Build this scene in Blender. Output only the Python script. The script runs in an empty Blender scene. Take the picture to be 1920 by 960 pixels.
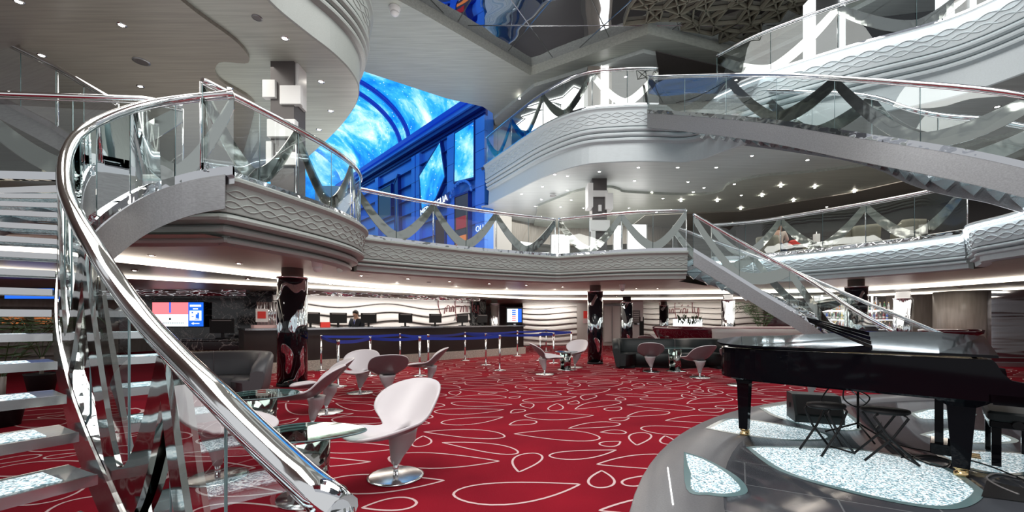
import bpy, math, random
import numpy as np
from mathutils import Vector, Matrix
from mathutils.geometry import tessellate_polygon
random.seed(7)
PI = math.pi
S = bpy.context.scene
COL = S.collection
# ---------------------------------------------------------------- camera, world, lights, exposure
CAM, F, HZ = 1.35, 780.0, 600.0          # eye height in metres, focal length in px of a 1920 wide frame, horizon row
cd = bpy.data.cameras.new('camera'); cam = bpy.data.objects.new('camera', cd); COL.objects.link(cam)
cam.location = (0, 0, CAM); cam.rotation_euler = (PI/2, 0, 0)
cd.sensor_width = 36; cd.lens = 36*F/1920; cd.shift_y = (HZ-480)/1920; cd.clip_start = 0.05; cd.clip_end = 200
S.camera = cam
S.view_settings.view_transform = 'Standard'; S.view_settings.look = 'None'
S.view_settings.exposure = 0.45; S.view_settings.gamma = 1; S.view_settings.use_curve_mapping = False
w = bpy.data.worlds.new('world'); S.world = w; w.use_nodes = True
w.node_tree.nodes['Background'].inputs[0].default_value = (0.97, 0.98, 1.0, 1)
w.node_tree.nodes['Background'].inputs[1].default_value = 0.50
def area(name, loc, sx, sy, power, color=(1, .96, .9), rot=(0, 0, 0), spread=180):
    l = bpy.data.lights.new(name, 'AREA'); l.shape = 'RECTANGLE'; l.size = sx; l.size_y = sy
    l.energy = power; l.color = color; l.spread = math.radians(spread)
    o = bpy.data.objects.new(name, l); COL.objects.link(o); o.location = loc; o.rotation_euler = rot
    return o
area('atrium_ceiling_light', (2.5, 6, 9.6), 7, 7, 480, (1, .98, .95))
area('atrium_near_light', (-1, 0.5, 8.6), 4, 4, 260, (1, .98, .95))
area('added_stair_fill', (-5.2, 3.2, 5.6), 2.2, 3.5, 150, (1, .97, .92))  # added lamp: lifts the dark stair side and puts highlights on the handrail
area('reception_wall_wash', (-4.05, 14.6, 2.07), 7.0, .12, 42, (1, .96, .9), (math.radians(28), 0, .75))
area('back_wall_wash', (2.0, 21.0, 2.15), 2.6, .12, 24, (1, .95, .88), (math.radians(28), 0, .14))
area('bar_wall_wash', (9.0, 20.2, 2.15), 4.5, .12, 30, (1, .95, .88), (math.radians(28), 0, -.31))
area('reception_soffit_light', (-4.2, 10.6, 2.36), 4, .8, 50, (1, .9, .78), (0, 0, .75))
area('lounge_soffit_light', (0.5, 15.5, 2.28), 7, 4, 120, (1, .9, .8))
area('bar_soffit_light', (9.5, 13.5, 2.28), 7, 4, 130, (1, .92, .84))
area('left_soffit_light', (-8.5, 9, 2.28), 4, 4, 40, (1, .9, .8))
area('gallery_deck_light_left', (-5.6, 7.2, 5.7), 3, 3, 70, (1, .95, .88))
area('gallery_deck_light_middle', (3, 16.5, 5.7), 8, 5, 230, (1, .95, .88))
area('gallery_deck_light_right', (10.5, 12, 5.7), 5, 5, 130, (1, .93, .84))
area('top_deck_light', (4.5, 17, 9.3), 8, 4, 170, (1, .97, .93))
area('added_centre_upfill', (0.5, 14.2, 3.3), 7, 1.2, 85, (1, .97, .95), (PI, 0, 0))  # added upward fill for the soffits, no fitting stands here
area('added_left_upfill', (-6.0, 8.5, 3.3), 4, 2, 28, (1, .95, .9), (PI, 0, 0))  # added fill without a fitting, lifts the taupe ceiling
area('added_galleria_upfill', (-3.2, 11.6, 4.0), 2.2, 1, 80, (1, .97, .9), (PI, 0, .75))  # invented upward lamp that brightens the big top soffit
area('galleria_blue_light', (-6.5, 17, 9.0), 4, 8, 260, (.05, .2, 1), (0, 0, .75), 100)
# ---------------------------------------------------------------- coordinate helpers
def P(px, py, Y): return Vector(((px-960)/F*Y, Y, CAM+(HZ-py)/F*Y))
def PZ(px, py, z):
    Y = (z-CAM)*F/(HZ-py); return Vector(((px-960)/F*Y, Y, z))
def fl(px, py): return PZ(px, py, 0.0)
# ---------------------------------------------------------------- materials
def nt(name):
    m = bpy.data.materials.new(name); m.use_nodes = True
    n = m.node_tree.nodes; return m, n, m.node_tree.links, n['Principled BSDF']
def pbr(name, col, rough=.5, metal=0, spec=.5, coat=0, emit=None, es=0):
    m, n, l, b = nt(name)
    b.inputs['Base Color'].default_value = (*col, 1); b.inputs['Roughness'].default_value = rough
    b.inputs['Metallic'].default_value = metal; b.inputs['Specular IOR Level'].default_value = spec
    b.inputs['Coat Weight'].default_value = coat; b.inputs['Coat Roughness'].default_value = .03
    if emit: b.inputs['Emission Color'].default_value = (*emit, 1); b.inputs['Emission Strength'].default_value = es
    return m
def coords(n, l, scale=(1, 1, 1), rot=(0, 0, 0)):
    t = n.new('ShaderNodeTexCoord'); mp = n.new('ShaderNodeMapping'); l.new(t.outputs['Object'], mp.inputs[0])
    mp.inputs['Scale'].default_value = scale; mp.inputs['Rotation'].default_value = rot; return mp.outputs[0]
def noise(n, l, v, scale, detail=3, rough=.5, dist=0):
    t = n.new('ShaderNodeTexNoise'); l.new(v, t.inputs['Vector']); t.inputs['Scale'].default_value = scale
    t.inputs['Detail'].default_value = detail; t.inputs['Roughness'].default_value = rough; t.inputs['Distortion'].default_value = dist
    return t.outputs['Fac']
def ramp(n, l, fac, stops, interp='LINEAR'):
    r = n.new('ShaderNodeValToRGB'); l.new(fac, r.inputs[0]); r.color_ramp.interpolation = interp
    e = r.color_ramp.elements
    while len(e) < len(stops): e.new(.5)
    for i, (p, c) in enumerate(stops): e[i].position = p; e[i].color = (*c, 1)
    return r.outputs[0]
def bump(n, l, b, h, strength=.3, dist=.02):
    k = n.new('ShaderNodeBump'); k.inputs['Strength'].default_value = strength; k.inputs['Distance'].default_value = dist
    l.new(h, k.inputs['Height']); l.new(k.outputs[0], b.inputs['Normal'])
def brushed(name, col, rough=.4, metal=0, amt=.1, sc=(1.2, 30, 30), spec=.5):
    m, n, l, b = nt(name); v = coords(n, l, sc, (0, 0, .7)); f = noise(n, l, v, 2, 4)
    lo = tuple(c*(1-amt) for c in col); hi = tuple(min(1, c*(1+amt)) for c in col)
    l.new(ramp(n, l, f, [(.3, lo), (.7, hi)]), b.inputs['Base Color'])
    b.inputs['Roughness'].default_value = rough; b.inputs['Metallic'].default_value = metal; b.inputs['Specular IOR Level'].default_value = spec
    return m
M = {}
M['chrome'] = pbr('polished_chrome', (.86, .87, .88), .06, 1)
M['chrome2'] = pbr('satin_chrome', (.62, .63, .64), .18, 1)
M['steel'] = brushed('brushed_steel', (.30, .305, .315), .36, .7, .12)
M['fascia'] = brushed('fascia_paint', (.35, .385, .365), .42, 0, .05)
M['fascia_lit'] = brushed('fascia_lit_paint', (.52, .58, .60), .4, 0, .04)  # lighter copy of the fascia paint for balconies that are lit white
M['soffit'] = brushed('grey_soffit', (.44, .47, .42), .4, 0, .14, (.5, 14, 14))
M['soffit_l'] = brushed('pale_soffit', (.52, .56, .55), .38, 0, .1, (.5, 14, 14))
M['taupe'] = brushed('taupe_ceiling', (.27, .25, .215), .36, 0, .15, (.5, 14, 14))
M['tan'] = brushed('warm_ceiling', (.42, .40, .345), .4, 0, .08)
M['darkceil'] = pbr('dark_ceiling', (.085, .075, .075), .3)
M['wood'] = brushed('taupe_wood', (.27, .24, .21), .35, 0, .15, (8, 8, .8))
M['wave_wall'] = pbr('cream_wave_wall', (.66, .63, .61), .45)
M['cream'] = pbr('cream_wall', (.52, .49, .46), .5)
M['black'] = pbr('black_gloss', (.004, .004, .006), .05, 0, .13)
M['blacksoft'] = pbr('black_satin', (.018, .018, .020), .35)
M['brownblk'] = pbr('dark_brown_laminate', (.020, .015, .014), .3)
M['plastic'] = pbr('black_plastic', (.010, .010, .011), .45, 0, .25)
M['white'] = pbr('white_panel', (.8, .8, .79), .4)
M['whiteglow'] = pbr('lit_white_panel', (.9, .9, .9), .4, emit=(1, .99, .97), es=1.5)
M['colstrip'] = pbr('column_light_strip', (.8, .8, .8), .4, emit=(.95, 1, 1), es=.9)
M['strip'] = pbr('cove_light', (1, 1, 1), .5, emit=(1, .90, .76), es=2.6)
M['strip_c'] = pbr('cool_led_strip', (1, 1, 1), .5, emit=(.9, .96, 1), es=15)
M['lamp'] = pbr('lamp_lens', (1, 1, 1), .5, emit=(1, .94, .84), es=45)
M['burg'] = pbr('burgundy_lacquer', (.07, .008, .018), .1, 0, .6, 1)
M['sofa'] = pbr('charcoal_leather', (.020, .025, .026), .45, 0, .25)
M['sofa_l'] = pbr('grey_leather', (.085, .088, .095), .42)
M['chair_in'] = pbr('pale_pearl_leather', (.62, .58, .60), .35)
M['chair_out'] = pbr('taupe_leather', (.17, .145, .155), .3)
M['chair_base'] = pbr('pearl_grey_leather', (.42, .40, .41), .33)
M['belt'] = pbr('blue_belt', (.008, .03, .32), .6)
M['red'] = pbr('red_card', (.75, .04, .03), .5)
M['brass'] = pbr('polished_brass', (.75, .55, .28), .2, 1)
M['stone'] = brushed('pale_stone', (.42, .40, .36), .5, 0, .35, (12, 12, 30))
M['blue_fac'] = None
M['skin'] = pbr('skin', (.55, .33, .24), .5)
M['hair'] = pbr('dark_hair', (.015, .012, .01), .5)
M['hair_b'] = pbr('auburn_hair', (.22, .09, .04), .5)
M['suit'] = pbr('navy_suit', (.012, .015, .025), .7)
M['cloth'] = pbr('beige_knit', (.55, .47, .41), .8)
M['denim'] = pbr('blue_denim', (.10, .16, .28), .8)
M['armchair'] = brushed('olive_grey_weave', (.27, .26, .20), .7, 0, .12, (30, 30, 30))
M['leaf'] = pbr('palm_leaf', (.03, .07, .02), .5)
M['deck_floor'] = pbr('deck_floor', (.12, .11, .11), .35)
M['pink'] = pbr('carpet_line', (.60, .42, .42), .9)
M['red_text'] = pbr('dark_red_letter', (.12, .01, .015), .4)
M['grey_text'] = pbr('grey_letter', (.25, .24, .24), .4)
M['scr_w'] = pbr('screen_white', (0, 0, 0), .4, emit=(.80, .95, 1), es=1.1)
M['scr_r'] = pbr('screen_red', (0, 0, 0), .4, emit=(1, .22, .25), es=1.0)
M['scr_b'] = pbr('screen_blue', (0, 0, 0), .4, emit=(.01, .13, .75), es=1.0)
M['scr_d'] = pbr('screen_dark', (0, 0, 0), .4, emit=(.01, .05, .25), es=.6)
M['orange'] = pbr('orange_glow_panel', (.3, .1, .02), .4, emit=(.8, .22, .05), es=.5)
def mk_wavy(name, col, sc, strength, rough=.05, dist=.1):
    m, n, l, b = nt(name); v = coords(n, l, sc); f = noise(n, l, v, 1, 2)
    b.inputs['Base Color'].default_value = (*col, 1); b.inputs['Metallic'].default_value = 1; b.inputs['Roughness'].default_value = rough
    bump(n, l, b, f, strength, dist); return m
M['mirror_ceil'] = mk_wavy('dark_mirror_ceiling', (.66, .68, .72), (.45, .45, .45), .35, .02, .25)
M['mirror_wall'] = mk_wavy('rippled_mirror', (.70, .72, .78), (.25, .25, 3), .35, .10, .1)
M['mirror_band'] = mk_wavy('wavy_chrome_band', (.8, .81, .83), (1.6, 1.6, 5), .8, .05, .15)
M['mirror_strip'] = mk_wavy('mirror_strip', (.62, .64, .67), (3, 3, 3), .25, .04, .1)
M['brace'] = mk_wavy('mirror_brace', (.36, .36, .34), (2, 2, 2), .2, .08, .1)
def mk_glass(name, tint, rmin=.04, rmax=.75):
    m, n, l, b = nt(name); n.remove(b)
    t = n.new('ShaderNodeBsdfTransparent'); t.inputs[0].default_value = (*tint, 1)
    g = n.new('ShaderNodeBsdfGlossy'); g.inputs['Roughness'].default_value = .01; g.inputs[0].default_value = (.95, 1, .99, 1)
    fr = n.new('ShaderNodeFresnel'); fr.inputs[0].default_value = 1.5
    mr = n.new('ShaderNodeMapRange'); l.new(fr.outputs[0], mr.inputs[0]); mr.inputs[1].default_value = 0; mr.inputs[2].default_value = 1
    mr.inputs[3].default_value = rmin; mr.inputs[4].default_value = rmax
    mx = n.new('ShaderNodeMixShader'); l.new(mr.outputs[0], mx.inputs[0]); l.new(t.outputs[0], mx.inputs[1]); l.new(g.outputs[0], mx.inputs[2])
    l.new(mx.outputs[0], n['Material Output'].inputs[0]); return m
M['glass'] = mk_glass('clear_glass', (.93, .97, .965))
def mk_frost():
    m, n, l, b = nt('frosted_tread_glass'); t = n.new('ShaderNodeBsdfTransparent'); t.inputs[0].default_value = (.8, .88, .88, 1)
    b.inputs['Base Color'].default_value = (.17, .205, .215, 1); b.inputs['Roughness'].default_value = .10
    mx = n.new('ShaderNodeMixShader'); mx.inputs[0].default_value = .62; l.new(t.outputs[0], mx.inputs[1]); l.new(b.outputs[0], mx.inputs[2]); l.new(mx.outputs[0], n['Material Output'].inputs[0]); return m
M['frost'] = mk_frost()
M['reveal_shade'] = pbr('shaded_reveal', (.16, .15, .145), .5)  # dark colour stands in for the shadow between the wave boards
M['glass_r'] = mk_glass('reflective_glass', (.90, .95, .95), .22, 1.0)
M['glass_edge'] = pbr('green_glass_edge', (.13, .21, .22), .15)
M['glass_top'] = mk_glass('table_glass', (.80, .90, .88), .06, .9)
def mk_marble():
    m, n, l, b = nt('black_marble'); v = coords(n, l)
    f = noise(n, l, v, 1.3, 8, .65, 1.6)
    l.new(ramp(n, l, f, [(.0, (.012, .012, .014)), (.485, (.015, .015, .017)), (.50, (.42, .40, .38)), (.515, (.014, .014, .017)), (1, (.01, .01, .012))]), b.inputs['Base Color'])
    b.inputs['Roughness'].default_value = .1; return m
M['marble'] = mk_marble()
def mk_marble2():
    m, n, l, b = nt('golden_marble'); v = coords(n, l)
    f = noise(n, l, v, 3, 8, .7, 2.5)
    l.new(ramp(n, l, f, [(.3, (.05, .035, .02)), (.48, (.25, .17, .09)), (.52, (.6, .5, .35)), (.7, (.08, .05, .03))]), b.inputs['Base Color'])
    b.inputs['Roughness'].default_value = .15; return m
M['marble2'] = mk_marble2()
def mk_column():
    m, n, l, b = nt('black_column_with_chrome_swirls'); v = coords(n, l, (1, 1, .55))
    f = noise(n, l, v, 3.1, 0, .5, .9)
    mask = ramp(n, l, f, [(.55, (0, 0, 0)), (.56, (1, 1, 1))])
    v2 = coords(n, l, (9, 9, 1.2)); g = noise(n, l, v2, 1, 3)
    l.new(mask, b.inputs['Metallic'])
    mx = n.new('ShaderNodeMix'); mx.data_type = 'RGBA'; l.new(mask, mx.inputs[0])
    mx.inputs[6].default_value = (.006, .008, .012, 1); mx.inputs[7].default_value = (.80, .92, .97, 1)
    l.new(mx.outputs[2], b.inputs['Base Color']); b.inputs['Roughness'].default_value = .07
    mu = n.new('ShaderNodeMath'); mu.operation = 'MULTIPLY'; l.new(mask, mu.inputs[0]); l.new(g, mu.inputs[1])
    bump(n, l, b, mu.outputs[0], 1, .16); return m
M['column'] = mk_column()
M['column_c'] = mk_wavy('rippled_chrome_column', (.8, .83, .86), (9, 9, .8), .7, .06, .1)
def mk_carpet():
    m, n, l, b = nt('red_carpet'); v = coords(n, l); f = noise(n, l, v, .9, 3); g = noise(n, l, v, 160, 2)
    c = ramp(n, l, f, [(.3, (.165, .004, .013)), (.7, (.26, .007, .018))])
    l.new(c, b.inputs['Base Color']); b.inputs['Roughness'].default_value = .95; b.inputs['Specular IOR Level'].default_value = .1
    bump(n, l, b, g, .5, .004); return m
M['carpet'] = mk_carpet()
def mk_crystal(name, es, sc=75):
    m, n, l, b = nt(name); v = coords(n, l)
    vo = n.new('ShaderNodeTexVoronoi'); vo.inputs['Scale'].default_value = sc; l.new(v, vo.inputs['Vector'])
    c = ramp(n, l, vo.outputs['Color'], [(.2, (.10, .18, .21)), (.45, (.28, .42, .48)), (.62, (.66, .82, .88)), (.85, (1, 1, 1))])
    l.new(c, b.inputs['Base Color']); b.inputs['Roughness'].default_value = .25
    l.new(c, b.inputs['Emission Color']); b.inputs['Emission Strength'].default_value = es
    return m
M['crystal'] = mk_crystal('lit_crystal_bed', .46, 85)
M['crystal_t'] = mk_crystal('stair_crystal', .5, 110)
def mk_stage():
    m, n, l, b = nt('grey_granite_tiles'); v = coords(n, l, (1, 1, 1), (0, 0, .5))
    br = n.new('ShaderNodeTexBrick'); l.new(v, br.inputs['Vector']); br.inputs['Scale'].default_value = 1.0
    br.inputs['Mortar Size'].default_value = .006; br.inputs['Brick Width'].default_value = 1.2; br.inputs['Row Height'].default_value = .6
    br.inputs['Color1'].default_value = (.050, .055, .065, 1); br.inputs['Color2'].default_value = (.062, .067, .078, 1); br.inputs['Mortar'].default_value = (.16, .17, .18, 1)
    l.new(br.outputs[0], b.inputs['Base Color']); b.inputs['Roughness'].default_value = .09; return m
M['stage'] = mk_stage()
M['stage_rim'] = brushed('grey_granite_border', (.17, .17, .18), .3, 0, .15, (40, 40, 40))
def mk_sky():
    m, n, l, b = nt('led_sky_screen'); v = coords(n, l, (1, 1, 1)); f = noise(n, l, v, .42, 9, .66, .4)
    c = ramp(n, l, f, [(.34, (.003, .09, .55)), (.45, (.008, .25, .82)), (.53, (.04, .45, .92)), (.60, (.30, .72, 1)), (.70, (.85, .97, 1))])
    vo = n.new('ShaderNodeTexVoronoi'); vo.inputs['Scale'].default_value = 4.2; l.new(v, vo.inputs['Vector'])
    st = ramp(n, l, vo.outputs['Distance'], [(.0, (1, 1, 1)), (.09, (.8, .9, 1)), (.16, (0, 0, 0))])
    a = n.new('ShaderNodeMix'); a.data_type = 'RGBA'; a.blend_type = 'ADD'; a.inputs[0].default_value = .6
    l.new(c, a.inputs[6]); l.new(st, a.inputs[7])
    b.inputs['Base Color'].default_value = (0, 0, 0, 1); b.inputs['Roughness'].default_value = .4
    l.new(a.outputs[2], b.inputs['Emission Color']); b.inputs['Emission Strength'].default_value = .95
    return m
M['sky'] = mk_sky()
def mk_blue():
    m, n, l, b = nt('blue_lit_panel')
    v = coords(n, l)
    b.inputs['Base Color'].default_value = (.05, .22, .80, 1); b.inputs['Roughness'].default_value = .22  # blue light from the screens is put into the panel colour
    return m
M['blue'] = mk_blue()
M['navy'] = pbr('navy_trim', (.005, .02, .22), .3)
M['navy_led'] = pbr('navy_led_band', (.0, .01, .1), .4, emit=(.002, .02, .35), es=.8)
# ---------------------------------------------------------------- mesh builder
WL = {}
def wl(o): return WL.get(o.name, Vector((0, 0, 0))) if o else Vector((0, 0, 0))
class MB:
    def __init__(s): s.v = []; s.f = []; s.m = []; s.sm = []
    def add(s, vs, fs, mi=0, sm=False):
        k = len(s.v); s.v += [Vector(a) for a in vs]
        for f in fs: s.f.append([k+i for i in f]); s.m.append(mi); s.sm.append(sm)
        return s
    def box(s, c, d, rz=0, mi=0, R=None):
        c = Vector(c); R = R or Matrix.Rotation(rz, 3, 'Z'); vs = []
        for x in (-.5, .5):
            for y in (-.5, .5):
                for z in (-.5, .5): vs.append(c+R@Vector((x*d[0], y*d[1], z*d[2])))
        return s.add(vs, [(0, 1, 3, 2), (4, 6, 7, 5), (0, 4, 5, 1), (2, 3, 7, 6), (0, 2, 6, 4), (1, 5, 7, 3)], mi)
    def rbox(s, c, d, r=.02, rz=0, mi=0, seg=3):   # box with rounded vertical edges and small top/bottom bevel
        pts = []
        for cx, cy, a0 in ((1, 1, 0), (-1, 1, 90), (-1, -1, 180), (1, -1, 270)):
            for k in range(seg+1):
                a = math.radians(a0+90*k/seg); pts.append((cx*(d[0]/2-r)+r*math.cos(a), cy*(d[1]/2-r)+r*math.sin(a)))
        q = min(r*.5, d[2]*.25); Rm = Matrix.Rotation(rz, 3, 'Z'); rings = []
        for z, k in ((-d[2]/2, q), (-d[2]/2+q, 0), (d[2]/2-q, 0), (d[2]/2, q)):
            sx = (d[0]/2-k)/(d[0]/2); sy = (d[1]/2-k)/(d[1]/2)
            rings.append([Vector(c)+Rm@Vector((x*sx, y*sy, z)) for x, y in pts])
        return s.loft(rings, mi, cap=True, sm=False)
    def loft(s, rings, mi=0, cap=False, sm=True, closed=True):
        n = len(rings[0]); vs = [p for r in rings for p in r]; fs = []
        for i in range(len(rings)-1):
            for j in range(n if closed else n-1):
                a = i*n+j; b = i*n+(j+1) % n; fs.append((a, b, b+n, a+n))
        s.add(vs, fs, mi, sm)
        if cap:
            s.add(rings[0], [tuple(range(n))[::-1]], mi); s.add(rings[-1], [tuple(range(n))], mi)
        return s
    def tube(s, pts, r, seg=10, mi=0, cap=True, closed=False):
        pts = [Vector(p) for p in pts]; n = len(pts); rings = []; up = None
        for i, p in enumerate(pts):
            a = pts[i-1] if i > 0 else (pts[-1] if closed else p); b = pts[i+1] if i < n-1 else (pts[0] if closed else p)
            t = (b-a).normalized() if (b-a).length > 1e-9 else Vector((0, 0, 1))
            if up is None: up = Vector((0, 0, 1)) if abs(t.z) < .9 else Vector((1, 0, 0))
            x = t.cross(up)
            if x.length < 1e-4: x = t.cross(Vector((1, 0, 0)))
            x.normalize(); y = x.cross(t).normalized(); up = y
            rr = r[i] if isinstance(r, (list, tuple)) else r
            rings.append([p+x*(math.cos(2*PI*k/seg)*rr)+y*(math.sin(2*PI*k/seg)*rr) for k in range(seg)])
        if closed: rings.append(rings[0])
        return s.loft(rings, mi, cap=cap and not closed)
    def lathe(s, prof, c=(0, 0, 0), seg=24, mi=0, sx=1, sy=1, cap=True):
        c = Vector(c); rings = [[c+Vector((r*sx*math.cos(2*PI*k/seg), r*sy*math.sin(2*PI*k/seg), z)) for k in range(seg)] for r, z in prof]
        return s.loft(rings, mi, cap=cap)
    def prism(s, poly, z0, z1, mi=0, side=None):
        n = len(poly); tri = tessellate_polygon([[Vector((p[0], p[1], 0)) for p in poly]])
        vs = [(p[0], p[1], z0) for p in poly]+[(p[0], p[1], z1) for p in poly]
        fs = [tuple(t) for t in tri]+[tuple(n+i for i in t) for t in tri]
        s.add(vs, fs, mi)
        s.add(vs, [(i, (i+1) % n, n+(i+1) % n, n+i) for i in range(n)], mi if side is None else side)
        return s
    def plate(s, poly, z, mi=0):
        tri = tessellate_polygon([[Vector((p[0], p[1], 0)) for p in poly]])
        return s.add([(p[0], p[1], z) for p in poly], [tuple(t) for t in tri], mi)
    def build(s, name, mats, parent=None, local=False):
        me = bpy.data.meshes.new(name); off = Vector((0, 0, 0)) if local or parent is None else wl(parent)
        me.from_pydata([tuple(v-off) for v in s.v], [], s.f)
        if not isinstance(mats, (list, tuple)): mats = [mats]
        for m in mats: me.materials.append(m)
        me.polygons.foreach_set('material_index', s.m); me.polygons.foreach_set('use_smooth', s.sm); me.update()
        import bmesh
        bm = bmesh.new(); bm.from_mesh(me); bmesh.ops.remove_doubles(bm, verts=bm.verts, dist=1e-5)
        bmesh.ops.recalc_face_normals(bm, faces=bm.faces); bm.to_mesh(me); bm.free()
        o = bpy.data.objects.new(name, me); COL.objects.link(o); o.parent = parent
        WL[o.name] = off
        return o
def tag(o, label=None, cat=None, group=None, kind=None):
    if label: o['label'] = label
    if cat: o['category'] = cat
    if group: o['group'] = group
    if kind: o['kind'] = kind
    return o
def thing(name, label, cat, loc=(0, 0, 0), rz=0, group=None):
    o = bpy.data.objects.new(name, None); COL.objects.link(o); o.location = loc; o.rotation_euler = (0, 0, rz); o.empty_display_size = .1
    WL[o.name] = Vector(loc); return tag(o, label, cat, group)
def struct(mb, name, mats): return tag(mb.build(name, mats), kind='structure')
KIDS = {}
def dup(root, loc=None, rz=None, label=None, group=None, scale=None):
    def cp(o, par):
        c = o.copy(); COL.objects.link(c); c.parent = par
        for ch in [x for x in bpy.data.objects if x.parent == o]: cp(ch, c)
        return c
    r = cp(root, None)
    if loc is not None: r.location = loc
    if rz is not None: r.rotation_euler = (0, 0, rz)
    if label: r['label'] = label
    if group: r['group'] = group
    if scale: r.scale = (scale,)*3
    return r
def smooth(pts, n=8):
    """Catmull-Rom through points (2d or 3d); a point written ('c', p) is a corner."""
    segs = [[]]
    for p in pts:
        if isinstance(p, tuple) and p[0] == 'c': segs[-1].append(Vector(p[1])); segs.append([Vector(p[1])])
        else: segs[-1].append(Vector(p))
    out = []
    for sg in segs:
        if len(sg) < 2: continue
        for i in range(len(sg)-1):
            p0 = sg[max(i-1, 0)]; p1 = sg[i]; p2 = sg[i+1]; p3 = sg[min(i+2, len(sg)-1)]
            for k in range(n):
                t = k/n; out.append(.5*((2*p1)+(p2-p0)*t+(2*p0-5*p1+4*p2-p3)*t*t+(3*p1-p0-3*p2+p3)*t**3))
    out.append(segs[-1][-1] if len(segs[-1]) > 1 else segs[-2][-1]); return out
def resample(pts, step):
    pts = [Vector(p) for p in pts]; d = [0]
    for a, b in zip(pts, pts[1:]): d.append(d[-1]+(b-a).length)
    n = max(2, int(round(d[-1]/step))); out = []; j = 0
    for i in range(n+1):
        s = d[-1]*i/n
        while j < len(d)-2 and d[j+1] < s: j += 1
        t = (s-d[j])/max(d[j+1]-d[j], 1e-9); out.append(pts[j].lerp(pts[j+1], min(max(t, 0), 1)))
    return out, d[-1]
def normals(pts):
    """unit normal on the right-hand side of travel, in plan"""
    out = []; n = len(pts)
    for i in range(n):
        t1 = (pts[i]-pts[max(i-1, 0)]).to_2d(); t2 = (pts[min(i+1, n-1)]-pts[i]).to_2d()
        t = (t1.normalized() if t1.length > 1e-7 else Vector((0, 0)))+(t2.normalized() if t2.length > 1e-7 else Vector((0, 0)))
        t.normalize(); out.append(Vector((t.y, -t.x, 0)))
    return out
# ---------------------------------------------------------------- shared outlines (plan, metres)
Z1, Z6, Z7, S5, S6, S8 = 0.0, 3.15, 7.3, 2.42, 5.8, 9.4
edge6L = smooth([(-3.62, 4.95), (-3.50, 5.25), (-3.36, 5.6), (-3.16, 6.16), (-2.97, 6.78), (-2.86, 7.45), (-2.87, 8.05), (-3.02, 8.6), (-3.3, 9.0)], 6)
edge6M = smooth([(-3.30, 9.0), (-2.48, 9.68), (-1.7, 10.25), (-0.55, 10.95), ('c', (1.29, 11.8)), (2.7, 11.15), (3.6, 10.9), (4.57, 10.8)], 6)
edge6R = smooth([(6.0, 12.5), (7.2, 11.9), (8.5, 10.4), (9.15, 9.4), (9.41, 8.67)], 6)
edge6S = smooth([(9.41, 8.67), (9.0, 8.2), (8.55, 7.75), (8.35, 6.85), (7.75, 6.1), (6.95, 5.3)], 6)
edge7R = smooth([(-.9, 16.1), (0, 14.6), (1.0, 13.0), (2.0, 12.0), (3.0, 11.75), (3.9, 11.7), (4.8, 11.75), (5.3, 11.5), (5.6, 11.0), (6.1, 10.35), (7.0, 9.6), (7.75, 9.06), (8.7, 8.45), (9.15, 7.8), (9.4, 6.8), (9.5, 5.0)], 5)
edge7L = smooth([(-2.9, 1.5), (-3.3, 3.4), (-3.42, 4.8), (-3.41, 5.78), (-3.22, 6.4), (-3.0, 6.95), (-2.90, 7.5), (-2.99, 8.1), (-3.45, 8.9), (-4.6, 10.3), (-7.5, 13.4)], 5)
def sweep(pts, prof, name, mat, relief=None, ends=True):
    """wall-like trim: PROF is a list of (outward offset, height), swept along PTS"""
    pts, L = resample([Vector((p[0], p[1], 0)) for p in pts], .11); nn = normals(pts); mb = MB()
    rings = [[p+n*o+Vector((0, 0, z)) for o, z in prof] for p, n in zip(pts, nn)]
    mb.loft([list(r) for r in rings], 0, closed=False, sm=False)
    for r in (rings[0], rings[-1]): mb.add(r, [tuple(range(len(r)))], 0)
    if relief:
        za, zb, wlen, amp, r = relief
        def off(z):
            for (o1, z1), (o2, z2) in zip(prof, prof[1:]):
                if z2 <= z <= z1: return o1+(o2-o1)*(z1-z)/max(z1-z2, 1e-6)
            return prof[0][0]
        m = max(int(L/.045), 4)
        for zc, ph in ((za, 0), (za, PI), (zb, .9), (zb, .9+PI)):
            line = []
            for k in range(m+1):
                u = k/m*(len(pts)-1); i = min(int(u), len(pts)-2); t = u-i
                p = pts[i].lerp(pts[i+1], t); n = nn[i].lerp(nn[i+1], t).normalized()
                z = zc+amp*math.sin(2*PI*k/m*L/wlen+ph); line.append(p+n*(off(z)+.001)+Vector((0, 0, z)))
            mb.tube(line, r, 5, 0)
    return struct(mb, name, mat)
def grooves(o, z, hs, gap=.016, dep=.05, back=.03, bulge=.022):
    """rounded beads separated by narrow deep grooves, stepping back on the way down"""
    out = []
    for h in hs:
        out += [(o, z), (o-dep, z-.002), (o-dep, z-gap), (o-.012, z-gap-.002), (o+bulge*.7, z-gap-h*.25), (o+bulge, z-gap-h*.5), (o+bulge*.6, z-gap-h*.8)]
        z -= gap+h; o -= back
    return out, o, z
def prof6(z, s, rec):
    g, o, zz = grooves(-.065, z-.44, (.075, .075), .014, .05, .04, .02)
    return [(-.30, z), (.03, z), (.045, z-.02), (.045, z-.055), (.01, z-.085), (-.01, z-.10), (-.035, z-.22), (-.05, z-.36), (-.06, z-.43), *g,
            (o-.01, zz), (o-.02, s+.02), (-rec, s)]
def prof6L(z):
    g, o, zz = grooves(-.065, z-.44, (.11, .11, .10), .016, .06, .12, .035)
    return [(-.30, z), (.03, z), (.045, z-.02), (.045, z-.055), (.01, z-.085), (-.01, z-.10), (-.035, z-.22), (-.05, z-.36), (-.06, z-.43), *g, (o-.02, zz), (o-.05, S5)]
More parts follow.
